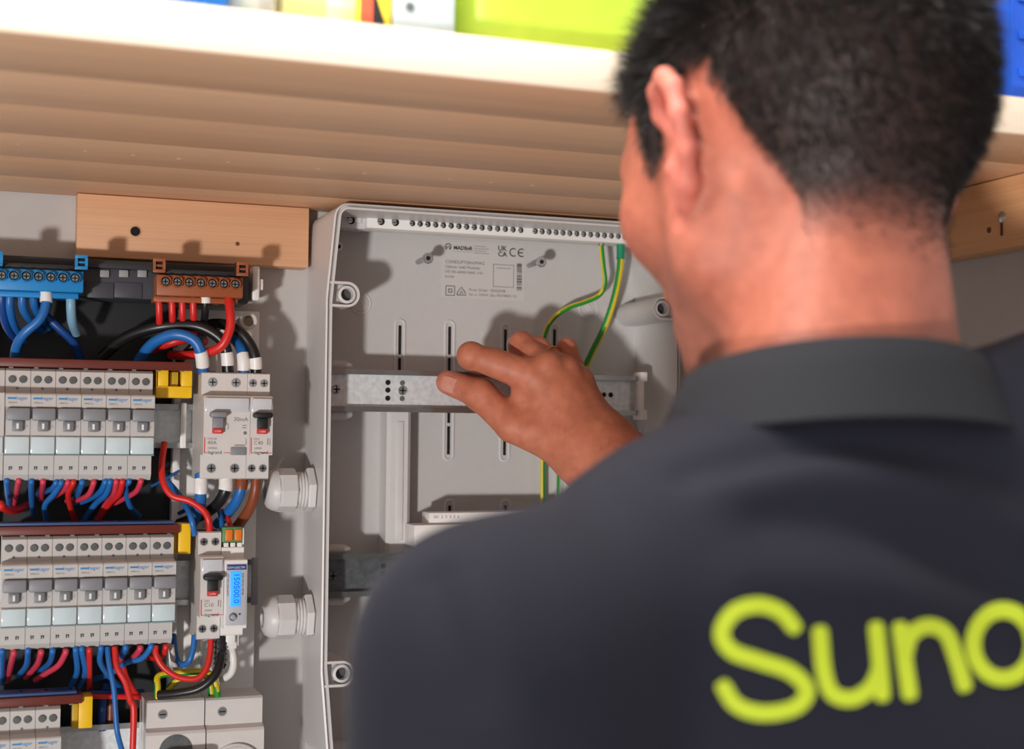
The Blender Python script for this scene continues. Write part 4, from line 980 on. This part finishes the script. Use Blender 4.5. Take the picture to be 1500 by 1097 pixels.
# ---- head frame (local: +y faces the work, +z up, -x is the man's left)
RH = Matrix.Rotation(math.radians(8), 3, 'Z') @ Matrix.Rotation(math.radians(3), 3, 'Y') @ Matrix.Rotation(math.radians(-15), 3, 'X')
RHn = np.array(RH)
EAR = PD(999, 203, .69)
HC = EAR-RH @ Vector((-.085, -.012, -.002))
def hl(x, y, z): return A3(HC+RH @ Vector((x*.001, y*.001, z*.001)))
NBc = PD(1212, 580, .685)              # centre of the neck base
head = SDF(A3(HC)-np.array((.145, .155, .25)), A3(HC)+np.array((.145, .15, .14)), .0023)
hd = head
hd.ell(hl(0, -8, 38), (.0745, .095, .082), RHn, .01)
hd.ell(hl(0, -30, 26), (.069, .068, .066), RHn, .03)
hd.ell(hl(0, 30, 14), (.071, .068, .078), RHn, .03)
hd.ell(hl(0, 36, -50), (.051, .049, .056), RHn, .03)
for s in (-1, 1):
    hd.cone(hl(s*57, 8, -50), hl(s*15, 65, -92), .017, .018, .025)
    hd.cone(hl(s*60, 2, -20), hl(s*57, 8, -52), .018, .016, .025)
    hd.ell(hl(s*47, 60, -12), (.020, .019, .016), RHn, .03)
    hd.cone(hl(s*12, 90, 26), hl(s*44, 78, 27), .011, .010, .018)
    hd.ell(hl(s*31, 92, 8), (.015, .010, .010), RHn, .012, True)
    hd.ell(hl(s*31, 79, 8), (.013, .0125, .0115), RHn, .003)
hd.cone(hl(0, 70, -95), hl(0, 77, -101), .020, .016, .02)
hd.cone(hl(0, 88, 16), hl(0, 112, -24), .008, .010, .012)
hd.ell(hl(0, 106, -30), (.016, .013, .010), RHn, .008)
hd.cone(hl(-20, 86, -58), hl(20, 86, -58), .008, .008, .008); hd.cone(hl(-17, 84, -68), hl(17, 84, -68), .009, .009, .008)
hd.cone(hl(-24, 97, -63), hl(24, 97, -63), .0015, .0015, .004, True)
# neck
C7 = NBc
hd.cone(hl(0, -16, -25), A3(C7)+np.array((.006, 0, 0)), .049, .054, .02)
hd.cone(hl(-20, -44, -40), A3(C7)+np.array((-.02, -.018, .0)), .016, .022, .015); hd.cone(hl(20, -44, -40), A3(C7)+np.array((.036, -.006, -.01)), .016, .032, .015)
hd.cone(hl(-58, -16, -30), A3(C7)+np.array((.0, .036, -.03)), .012, .012, .015); hd.cone(hl(58, -16, -30), A3(C7)+np.array((.022, .036, -.03)), .012, .012, .015)
hd.cone(hl(0, 40, -85), A3(C7)+np.array((.008, .02, -.02)), .026, .034, .015)
# ears
for s in (-1, 1):
    def el(x, y, z): return hl(s*(76+x*(1 if s < 0 else .25)), -8+y, -2+z)      # x outwards, y forwards, z up
    helix = [el(2, 10, 8), el(6, 15, 22), el(12, 8, 31), el(17, -6, 31), el(20, -16, 20), el(20, -18, 4), el(15, -14, -12), el(9, -4, -24), el(5, 4, -30)]
    hd.chain(helix, [.0035, .0042, .0045, .0048, .0048, .0046, .0044, .0052, .0055], .0035)
    for a, b, r in ((el(2, 0, 18), el(15, -10, 22), .0042), (el(2, 0, 6), el(16, -13, 8), .0042), (el(2, 0, -8), el(12, -11, -8), .0042), (el(3, 4, -20), el(8, -4, -20), .0046)):
        hd.cone(a, b, r+.001, r-.0006, .006)
    hd.cone(el(1, 10, -2), el(5, 12, -8), .004, .004, .004)
HV, HQ = hd.mesh(1)

# ---- right hand and forearm
def H(px, py, d): return A3(P(px, py, d))
WR = H(880, 672, 150); ELB = np.array((.575, -.385, 1.318))
hs = SDF((.335, -.43, 1.25), (.64, -.03, 1.56), .0017)
MC = dict(i=H(774, 550, 117), m=H(801, 538, 121), r=H(827, 543, 117), l=H(848, 560, 110))
wr_i, wr_l = H(862, 668, 148), H(893, 664, 144)
for f, t, ra, rb in (('i', .0, .0135, .0115), ('m', .33, .0135, .0115), ('r', .66, .013, .0112), ('l', 1., .0125, .0105)):
    hs.cone(wr_i+(wr_l-wr_i)*t, MC[f], ra, rb, .014)
hs.cone(H(850, 640, 128), H(795, 575, 104), .016, .012, .02)
hs.cone(H(870, 630, 130), H(830, 575, 104), .015, .012, .02)
CM, TM, TI, TT = H(832, 656, 136), H(751, 624, 112), H(701, 576, 90), H(656, 560, 70)
hs.cone(CM, TM, .0170, .0135, .02); hs.cone(TM, TI, .0134, .0124, .003); hs.cone(TI, TT, .0122, .0100, .003)
hs.ell(TI*.92+TM*.08, (.0127, .0118, .0118), None, .006)
hs.cone(H(764, 606, 110), H(766, 566, 110), .0085, .0095, .008)
hs.cone(H(722, 529, 106), MC['i'], .0108, .0130, .004)
fing = dict(i=([MC['i'], H(690, 521, 102), H(693, 529, 68), H(703, 536, 50)], [.0122, .0106, .0090, .0076]),
            m=([MC['m'], H(764, 503, 92), H(758, 507, 62), H(760, 522, 44)], [.0112, .0094, .0082, .0070]),
            r=([MC['r'], H(788, 510, 96), H(785, 512, 66), H(787, 525, 46)], [.0106, .0089, .0078, .0068]),
            l=([MC['l'], H(830, 510, 88), H(824, 515, 64), H(820, 527, 48)], [.0100, .0080, .0070, .0062]))
for f, (p, r) in fing.items():
    hs.cone(p[0], p[1], r[0], r[1], .0035); hs.ell(p[1], (r[1]*1.08,)*3, None, .003); hs.chain(p[1:], r[1:], .0022)
    hs.ell(p[0]+np.array((0, -.003, .001)), (.0098,)*3, None, .007)
hs.cone(WR, WR+(ELB-WR)*.25, .0235, .0275, .03)
hs.cone(WR+np.array((.008, .004, .0)), WR+(ELB-WR)*.25+np.array((.004, .002, .0)), .021, .025, .03)
hs.cone(WR+(ELB-WR)*.25, WR+(ELB-WR)*.65, .0285, .040, .03); hs.cone(WR+(ELB-WR)*.65, ELB, .040, .038, .03)
AV, AQ = hs.mesh(1)

# ---- torso under the shirt, arms, legs: one coarse inner surface joined to the same body mesh
LS, RS = A3(PD(724, 984, .560)), A3(PD(1640, 640, .70))
LE = LS+np.array((-.015, -.02, -.285)); LW = LE+np.array((.04, .13, -.20))
CH = A3(NBc)+np.array((.012, .005, -.175)); PEL = np.array((.405, -.735, .93))
tb = SDF((.05, -.92, .02), (.76, -.36, 1.52), .0068)
tb.cone(A3(C7), CH, .05, .09, .03); tb.ell(CH, (.135, .085, .15), None, .04); tb.cone(CH, PEL, .10, .11, .04); tb.ell(PEL, (.15, .10, .12), None, .04)
tb.cone(A3(C7)+np.array((0, 0, -.06)), LS, .035, .035, .03); tb.cone(A3(C7)+np.array((0, 0, -.06)), RS, .035, .035, .03)
tb.cone(LS, LE, .040, .034, .02); tb.cone(LE, LW, .034, .024, .02); tb.cone(LW, LW+np.array((.005, .03, -.07)), .022, .018, .02)
tb.cone(RS, ELB, .038, .034, .02)
HPL, HPR = PEL+np.array((-.09, 0, -.04)), PEL+np.array((.09, 0, -.04))
KN = [np.array((.305, -.70, .49)), np.array((.515, -.71, .49))]; AN = [np.array((.30, -.745, .085)), np.array((.525, -.75, .085))]
for h_, k_, a_ in zip((HPL, HPR), KN, AN): tb.cone(h_, k_, .070, .048, .03); tb.cone(k_, a_, .045, .032, .02)
TV, TQ = tb.mesh(1)
# left hand fingers (out of the frame, hanging)
lh = SDF(LW-np.array((.06, .06, .22)), LW+np.array((.08, .10, .04)), .0022)
pc = LW+np.array((.006, .03, -.075)); lh.cone(LW, pc, .022, .024, .02)
for k in range(4):
    o = np.array((.0, -.03+.02*k, 0)); a = pc+o+np.array((0, .006, -.012)); ln = (.030, .036, .034, .028)[k]
    lh.chain([a, a+np.array((.004, .004, -ln)), a+np.array((.014, .007, -ln*1.75)), a+np.array((.026, .008, -ln*2.1))], [.0095, .0085, .0078, .0068], .003)
lh.chain([LW+np.array((.012, .045, -.03)), pc+np.array((.020, .055, -.012)), pc+np.array((.026, .052, -.045))], [.013, .011, .008], .006)
LV, LQ = lh.mesh(1)
# thumbnail: thin shell island in the same mesh
def nail(c, ax, up, w, l):
    ax = ax/np.linalg.norm(ax); up = up-ax*(up@ax); up /= np.linalg.norm(up); sd = np.cross(ax, up); V = []; Q = []
    n, m = 8, 8
    for i in range(n+1):
        for j in range(m+1):
            u, v = -1+2*i/n, -1+2*j/m
            uu = u*math.sqrt(1-v*v/3.2); vv = v*math.sqrt(1-u*u/4)
            V.append(c+ax*uu*l+sd*vv*w+up*(.0010-.0019*vv*vv-.0009*uu*uu))
    for i in range(n):
        for j in range(m): Q.append((i*(m+1)+j, (i+1)*(m+1)+j, (i+1)*(m+1)+j+1, i*(m+1)+j+1))
    return np.array(V), np.array(Q)
tax = TT-TI; toc = A3(CAM)-TT; toc /= np.linalg.norm(toc)
NV, NQ = nail(TT-tax/np.linalg.norm(tax)*.0010+toc*.0115+np.array((.0, 0, -.0016)), tax, toc+np.array((.0, 0, -.15)), .0064, .0076)

# ---- skin tint: scalp stubble, beard shadow
def sstep(a, b, x): t = np.clip((x-a)/(b-a), 0, 1); return t*t*(3-2*t)
def hair_mask(Vw, soft=1.0):
    L_ = (Vw-A3(HC)) @ RHn*1000; x, y, z = L_[:, 0], L_[:, 1], L_[:, 2]
    zb = np.interp(y, [-120, -62, -46, -36, -20, 6, 12, 30, 40, 60, 85], [-52, -54, -50, 16, 33, 33, 0, 0, 52, 62, 70])
    fd = np.interp(y, [-60, -30, 60], [20, 9, 8])*soft
    m = sstep(-fd, fd, z-zb)
    ear = (np.abs(x) > 78) & (z < 34) & (y > -34) & (y < 12)
    return np.where(ear, 0, m), L_
skin = np.array(lin((182, 106, 83))); scalp = np.array(lin((44, 38, 36))); 
hm, HL = hair_mask(HV)
colH = skin[None]*(1-hm[:, None]*.93)+scalp[None]*hm[:, None]*.93
beard = sstep(-22, -50, HL[:, 2])*sstep(-4, 30, HL[:, 1])*.45
colH = colH*(1-beard[:, None])+np.array(lin((120, 84, 70)))[None]*beard[:, None]
earr = sstep(77, 84, np.abs(HL[:, 0]))*(HL[:, 2] > -45)
colH = colH*(1-.5*earr[:, None])+np.array(lin((226, 126, 112)))[None]*(.5*earr[:, None])
colA = np.repeat(np.array(lin((192, 117, 88)))[None], len(AV), 0)
tw = sstep(.03, .0, np.linalg.norm(AV-TT, axis=1))*.5
for f in fing: tw = np.maximum(tw, .35*sstep(.014, .004, np.linalg.norm(AV-fing[f][0][1], axis=1)))
colA = colA*(1-tw[:, None])+np.array(lin((218, 136, 120)))[None]*tw[:, None]
colT = np.repeat(skin[None], len(TV), 0); colL = np.repeat(skin[None], len(LV), 0); colN = np.repeat(np.array(lin((208, 142, 124)))[None], len(NV), 0)
allV = [HV, AV, TV, LV, NV]; allQ = [HQ, AQ, TQ, LQ, NQ]; off = 0; QQ = []
for v_, q_ in zip(allV, allQ): QQ.append(q_+off); off += len(v_)
V = np.concatenate(allV); Q = np.concatenate(QQ); colr = np.concatenate([colH, colA, colT, colL, colN])
M_SKIN = mat('skin', (216, 148, 120), .56, sss=.12, var=.05, scale=110, bump=.35)
nt = M_SKIN.node_tree; at = nt.nodes.new('ShaderNodeAttribute'); at.attribute_name = 'tint'
mx = nt.nodes.new('ShaderNodeMix'); mx.data_type = 'RGBA'; mx.blend_type = 'MULTIPLY'; mx.inputs[0].default_value = 1
rp = [n_ for n_ in nt.nodes if n_.type == 'VALTORGB'][0]
rp.color_ramp.elements[0].color = (.86, .80, .80, 1); rp.color_ramp.elements[1].color = (1.10, 1.08, 1.08, 1)
bs = nt.nodes['Principled BSDF']
nt.links.new(rp.outputs['Color'], mx.inputs[6]); nt.links.new(at.outputs['Color'], mx.inputs[7]); nt.links.new(mx.outputs[2], bs.inputs['Base Color'])
FOOT = np.array((.41, -.72, 0.)); Vl = V-FOOT
man = np_mesh('person', Vl, Q, M_SKIN); man.location = FOOT
ca = man.data.color_attributes.new('tint', 'FLOAT_COLOR', 'POINT'); ca.data.foreach_set('color', np.concatenate([colr, np.ones((len(colr), 1))], 1).astype(np.float32).ravel())
tag(man, 'man in a dark polo shirt seen from behind, right hand gripping the metal rail', 'person')

# ---- polo shirt
st = SDF((.03, -.92, .86), (.78, -.36, 1.54), .0042)
N3 = A3(NBc)
BT = A3(PD(1190, 760, .610))          # upper back
st.cone(N3+np.array((0, -.002, -.055)), LS+np.array((.012, .004, .0)), .061, .054, .04)
st.cone(N3+np.array((.0, .0, -.05)), RS, .060, .056, .04)
st.ell(CH, (.165, .105, .165), None, .05)
st.ell(CH+np.array((-.085, -.030, .02)), (.085, .070, .12), None, .05); st.ell(CH+np.array((.085, -.025, .03)), (.085, .070, .12), None, .05)
st.cone(CH+np.array((0, .0, -.05)), PEL+np.array((0, 0, .06)), .12, .128, .06)
st.ell(PEL+np.array((0, 0, .03)), (.165, .118, .12), None, .05)
st.cone(LS, LS+(LE-LS)*.78, .056, .055, .03)
st.cone(RS, RS+(ELB-RS)*.72, .056, .054, .03)
# cloth folds
fr = random.Random(11)
def fold(pts, r, D, k=.02, sub=False):
    w = [A3(PD(px, py, D_)) for (px, py), D_ in zip(pts, D)]
    st.chain(w, [r]*len(w), k, sub)
SV, SQ = st.mesh(3)
bvh0 = BVHTree.FromPolygons([tuple(v_) for v_ in SV], [tuple(map(int, q_)) for q_ in SQ])
def hit(px, py, b=None):
    r = ray(px, py).normalized(); h_ = (b or bvh0).ray_cast(CAM, r, 3); return h_
def bump_line(pts, amp, wid):
    # a crease or ridge running over the cloth through the given places
    global SV
    w = []
    for px, py in pts:
        h_ = hit(px, py)
        if h_[0] is not None: w.append(h_[0])
    if len(w) < 2: return
    s = np.array([tuple(p) for p in spline(w, 8)]); d = np.full(len(SV), 1e9)
    for i in range(len(s)-1):
        a, b = s[i], s[i+1]; ba = b-a; t = np.clip(((SV-a)@ba)/(ba@ba+1e-12), 0, 1)
        d = np.minimum(d, np.linalg.norm(SV-a-t[:, None]*ba, axis=1))
    SV = SV+SN*(amp*np.exp(-(d/wid)**2))[:, None]
SN = vn(SV, SQ)
for pts, amp, wid in (([(1010, 690), (1180, 655), (1330, 665), (1480, 690)], -.0045, .010), ([(1060, 720), (1200, 690), (1340, 715), (1490, 780)], .004, .012),
                      ([(1130, 760), (1280, 780), (1490, 850)], -.004, .012), ([(1090, 850), (1280, 860), (1490, 900)], .003, .012),
                      ([(640, 850), (655, 920), (690, 1010)], -.003, .008), ([(700, 800), (720, 900), (760, 1050)], .0025, .014),
                      ([(900, 760), (1000, 860), (1030, 1080)], -.002, .02)):
    bump_line(pts, amp, wid)
ph = np.sin(SV[:, 0]*41+SV[:, 2]*23)*np.sin(SV[:, 2]*37-SV[:, 1]*19+1.3)
SV = SV+SN*(ph*.0014)[:, None]
M_SHIRT = mat('navy_cotton', (28, 28, 39), .85, var=.10, scale=900, bump=.25)
bs = M_SHIRT.node_tree.nodes['Principled BSDF']; bs.inputs['Sheen Weight'].default_value = .05; bs.inputs['Specular IOR Level'].default_value = .25; bs.inputs['Sheen Roughness'].default_value = .4
shirt = np_mesh('polo_shirt', SV-FOOT, SQ, M_SHIRT, man); shirt['label'] = 'dark navy polo shirt'
bvh = BVHTree.FromPolygons([tuple(v_) for v_ in SV], [tuple(map(int, q_)) for q_ in SQ])
# collar: a folded band round the neck
nax = Vector(hl(0, -22, -20))-NBc; nax.normalize()
cols = []; NC = 64; prof = [(-.0600, -.010), (-.0612, .008), (-.0630, .0155), (-.0660, .0175), (-.0695, .0155), (-.0750, .0040), (-.0815, -.0120), (-.0850, -.0200), (-.0830, -.0210), (-.0780, -.0150)]
cax = (nax*.75+Vector((-.16, -.03, 1))*.6).normalized(); ce = Vector((1, 0, 0)); ce = (ce-cax*ce.dot(cax)).normalized(); cg = cax.cross(ce)
CC = NBc+cax*.001+Vector((.004, 0, 0))
v = []
for k in range(NC+1):
    a = -math.pi/2+(-1+2*k/NC)*math.radians(165)
    for r, t in prof:
        rr = -r; wob = 1+.012*math.sin(3*a+1)
        fr_ = .5+.5*math.sin(a)      # 1 in front
        v.append(CC+(ce*math.cos(a)*1.06+cg*math.sin(a)*.98)*rr*wob+cax*(t-.012*fr_))
n = len(prof); f = [(k*n+j, k*n+(j+1) % n, (k+1)*n+(j+1) % n, (k+1)*n+j) for k in range(NC) for j in range(n)]+[tuple(range(n)), tuple(range(NC*n, NC*n+n))]
MB().add([p-Vector(FOOT) for p in v], f).build('collar', mat('navy_rib', (21, 21, 28), .85, var=.1, scale=700, bump=.3), shirt, True, 60)
# lettering laid on the cloth
def stroke(pts, w, closed=False, n=10):
    s = [(p.x, p.y) for p in spline([Vector((x, y, 0)) for x, y in pts], n)]
    V = []; Q = []
    # round caps
    def cap(p, d, sign):
        return
    m = len(s); rows = []
    for i in range(m):
        a, b = s[max(i-1, 0)], s[min(i+1, m-1)]
        if closed and i in (0, m-1): a, b = s[m-2], s[1]
        dx, dy = b[0]-a[0], b[1]-a[1]; l = math.hypot(dx, dy); nx, ny = -dy/l, dx/l
        rows.append([(s[i][0]+nx*w*t, s[i][1]+ny*w*t) for t in (-1, -.5, 0, .5, 1)])
    if not closed:
        for end, sg in ((0, -1), (m-1, 1)):
            a, b = s[max(end-1, 0)], s[min(end+1, m-1)]; dx, dy = (b[0]-a[0])*sg, (b[1]-a[1])*sg; l = math.hypot(dx, dy); dx /= l; dy /= l
            ex = []
            for q_ in (.5, .85):
                hw = math.sqrt(1-q_*q_)
                nx, ny = (-dy, dx) if sg > 0 else (dy, -dx)
                ex.append([(s[end][0]+dx*w*q_+nx*w*hw*t, s[end][1]+dy*w*q_+ny*w*hw*t) for t in (-1, -.5, 0, .5, 1)])
            rows = (ex[::-1]+rows) if sg < 0 else (rows+ex)
    for r in rows: V += r
    for i in range(len(rows)-1):
        for j in range(4): Q.append((i*5+j, i*5+j+1, (i+1)*5+j+1, (i+1)*5+j))
    return V, Q
letters = dict(
 S=[([(1162, 918), (1142, 896), (1110, 886), (1075, 896), (1056, 926), (1071, 953), (1112, 968), (1157, 984), (1181, 1011), (1163, 1036), (1116, 1044), (1078, 1032), (1059, 1006)], False)],
 u=[([(1200, 926), (1206, 985), (1219, 1016), (1248, 1023), (1275, 1006), (1288, 978)], False), ([(1282, 920), (1288, 978), (1291, 1018)], False)],
 n=[([(1317, 920), (1324, 970), (1331, 1016)], False), ([(1323, 962), (1333, 930), (1358, 917), (1384, 928), (1399, 964), (1411, 1004)], False)],
 o=[([(1468+44*math.cos(a), 944-0.0+50*math.sin(a)) for a in [i*math.pi/6 for i in range(13)]], True)])
M_LIME = mat('lime_print', (186, 202, 40), .6, var=.03)
for nm, sts in letters.items():
    mb = MB()
    for pts, cl in sts:
        V2, Q2 = stroke(pts, 11.6, cl); V3 = []
        for (px, py) in V2:
            h_ = hit(px, py, bvh); V3.append(h_[0]+h_[1]*.0007 if h_[0] is not None else PD(px, py, .55))
        mb.add([p-Vector(FOOT) for p in V3], Q2)
    mb.build('lettering', M_LIME, shirt, True, 180)
# ---- hair: short strands
hn = vn(HV, HQ); rng = np.random.default_rng(5)
hmS, _ = hair_mask(HV, 1.3); w_ = hmS**1.3; w_ = w_/w_.sum(); NHAIR = 52000
pick = rng.choice(len(HV), NHAIR, p=w_)
root = HV[pick]+rng.normal(0, .0014, (NHAIR, 3)); nr = hn[pick]; hz = HL[pick]
down = np.array(RH @ Vector((0, -.25, -1))); side = rng.normal(0, .14, (NHAIR, 3))
topf = sstep(20, 95, hz[:, 2])[:, None]
dirv = nr*(.38+.5*topf)+down[None]*(.85-.5*topf)+side; dirv /= np.linalg.norm(dirv, axis=1)[:, None]
ln = (.0035+.0075*sstep(-45, 35, hz[:, 2])+.010*topf[:, 0])*(.7+.6*rng.random(NHAIR))
wd_ = np.cross(dirv, rng.normal(0, 1, (NHAIR, 3))); wd_ /= np.linalg.norm(wd_, axis=1)[:, None]; wd_ *= .00035
tip = root+dirv*ln[:, None]
VV = np.stack([root-nr*.001-wd_, root-nr*.001+wd_, tip], 1).reshape(-1, 3); TT_ = np.arange(NHAIR*3).reshape(-1, 3)
hair = np_mesh('hair', VV-FOOT, TT_, mat('hair_dark', (35, 30, 29), .5, var=.25, scale=40), man); hair['label'] = 'short dark hair faded at the nape'; hair['kind'] = 'stuff'
# ---- hairs on the forearm
an = vn(AV, AQ); tA = ((AV-WR)@(ELB-WR))/((ELB-WR)@(ELB-WR)); wA = np.where((tA > .02) & (tA < .9), np.clip(an[:, 2]*.7+an[:, 0]*.8-an[:, 1]*.1+.25, 0, 1)**1.5, 0)*np.clip(tA*5, .1, 1); wA /= wA.sum()
NA = 2600; pk = rng.choice(len(AV), NA, p=wA); ra_ = AV[pk]+rng.normal(0, .001, (NA, 3)); fd_ = (WR-ELB)/np.linalg.norm(WR-ELB)
da_ = an[pk]*.45+fd_[None]*.6+np.array((.25, 0, .1))+rng.normal(0, .3, (NA, 3)); da_ /= np.linalg.norm(da_, axis=1)[:, None]
wa_ = np.cross(da_, rng.normal(0, 1, (NA, 3))); wa_ /= np.linalg.norm(wa_, axis=1)[:, None]; wa_ *= .00011
VA = np.stack([ra_-wa_, ra_+wa_, ra_+da_*(.006+.006*rng.random((NA, 1)))], 1).reshape(-1, 3)
ah = np_mesh('arm_hair', VA-FOOT, np.arange(NA*3).reshape(-1, 3), mat('arm_hair_brown', (62, 38, 28), .5), man); ah['kind'] = 'stuff'
# ---- ring on the ring finger
p0, p1 = fing['r'][0][0], fing['r'][0][1]; c = p0+(p1-p0)*.62; ax = Vector(p1-p0).normalized(); e = ax.orthogonal().normalized(); g = ax.cross(e)
MB().tube([Vector(c-FOOT)+(e*math.cos(a)+g*math.sin(a))*.0100 for a in [i*math.pi/16 for i in range(33)]], .0008, 8).build('ring', mat('gold', (226, 190, 120), .25, metal=1.), man, True, 180)
# ---- trousers and shoes (below the frame)
tr = SDF((.14, -.93, .06), (.70, -.55, 1.02), .0062)
tr.ell(PEL+np.array((0, 0, -.01)), (.158, .110, .12), None, .04)
for h_, k_, a_ in zip((HPL, HPR), KN, AN): tr.cone(h_, k_, .088, .068, .03); tr.cone(k_, a_+np.array((0, 0, .02)), .066, .055, .02)
V1, Q1 = tr.mesh(2); np_mesh('trousers', V1-FOOT, Q1, mat('work_trousers', (44, 46, 52), .85, var=.1, scale=300), man)
for a_ in AN:
    so = SDF(a_+np.array((-.07, -.11, -.10)), a_+np.array((.07, .24, .07)), .004)
    so.cone(a_+np.array((0, -.02, -.035)), a_+np.array((0, .15, -.045)), .047, .036, .03); so.cone(a_, a_+np.array((0, .03, -.03)), .046, .045, .03)
    V1, Q1 = so.mesh(2); V1[:, 2] = np.maximum(V1[:, 2], .001); np_mesh('shoe', V1-FOOT, Q1, mat('shoe_black', (30, 29, 28), .5), man)
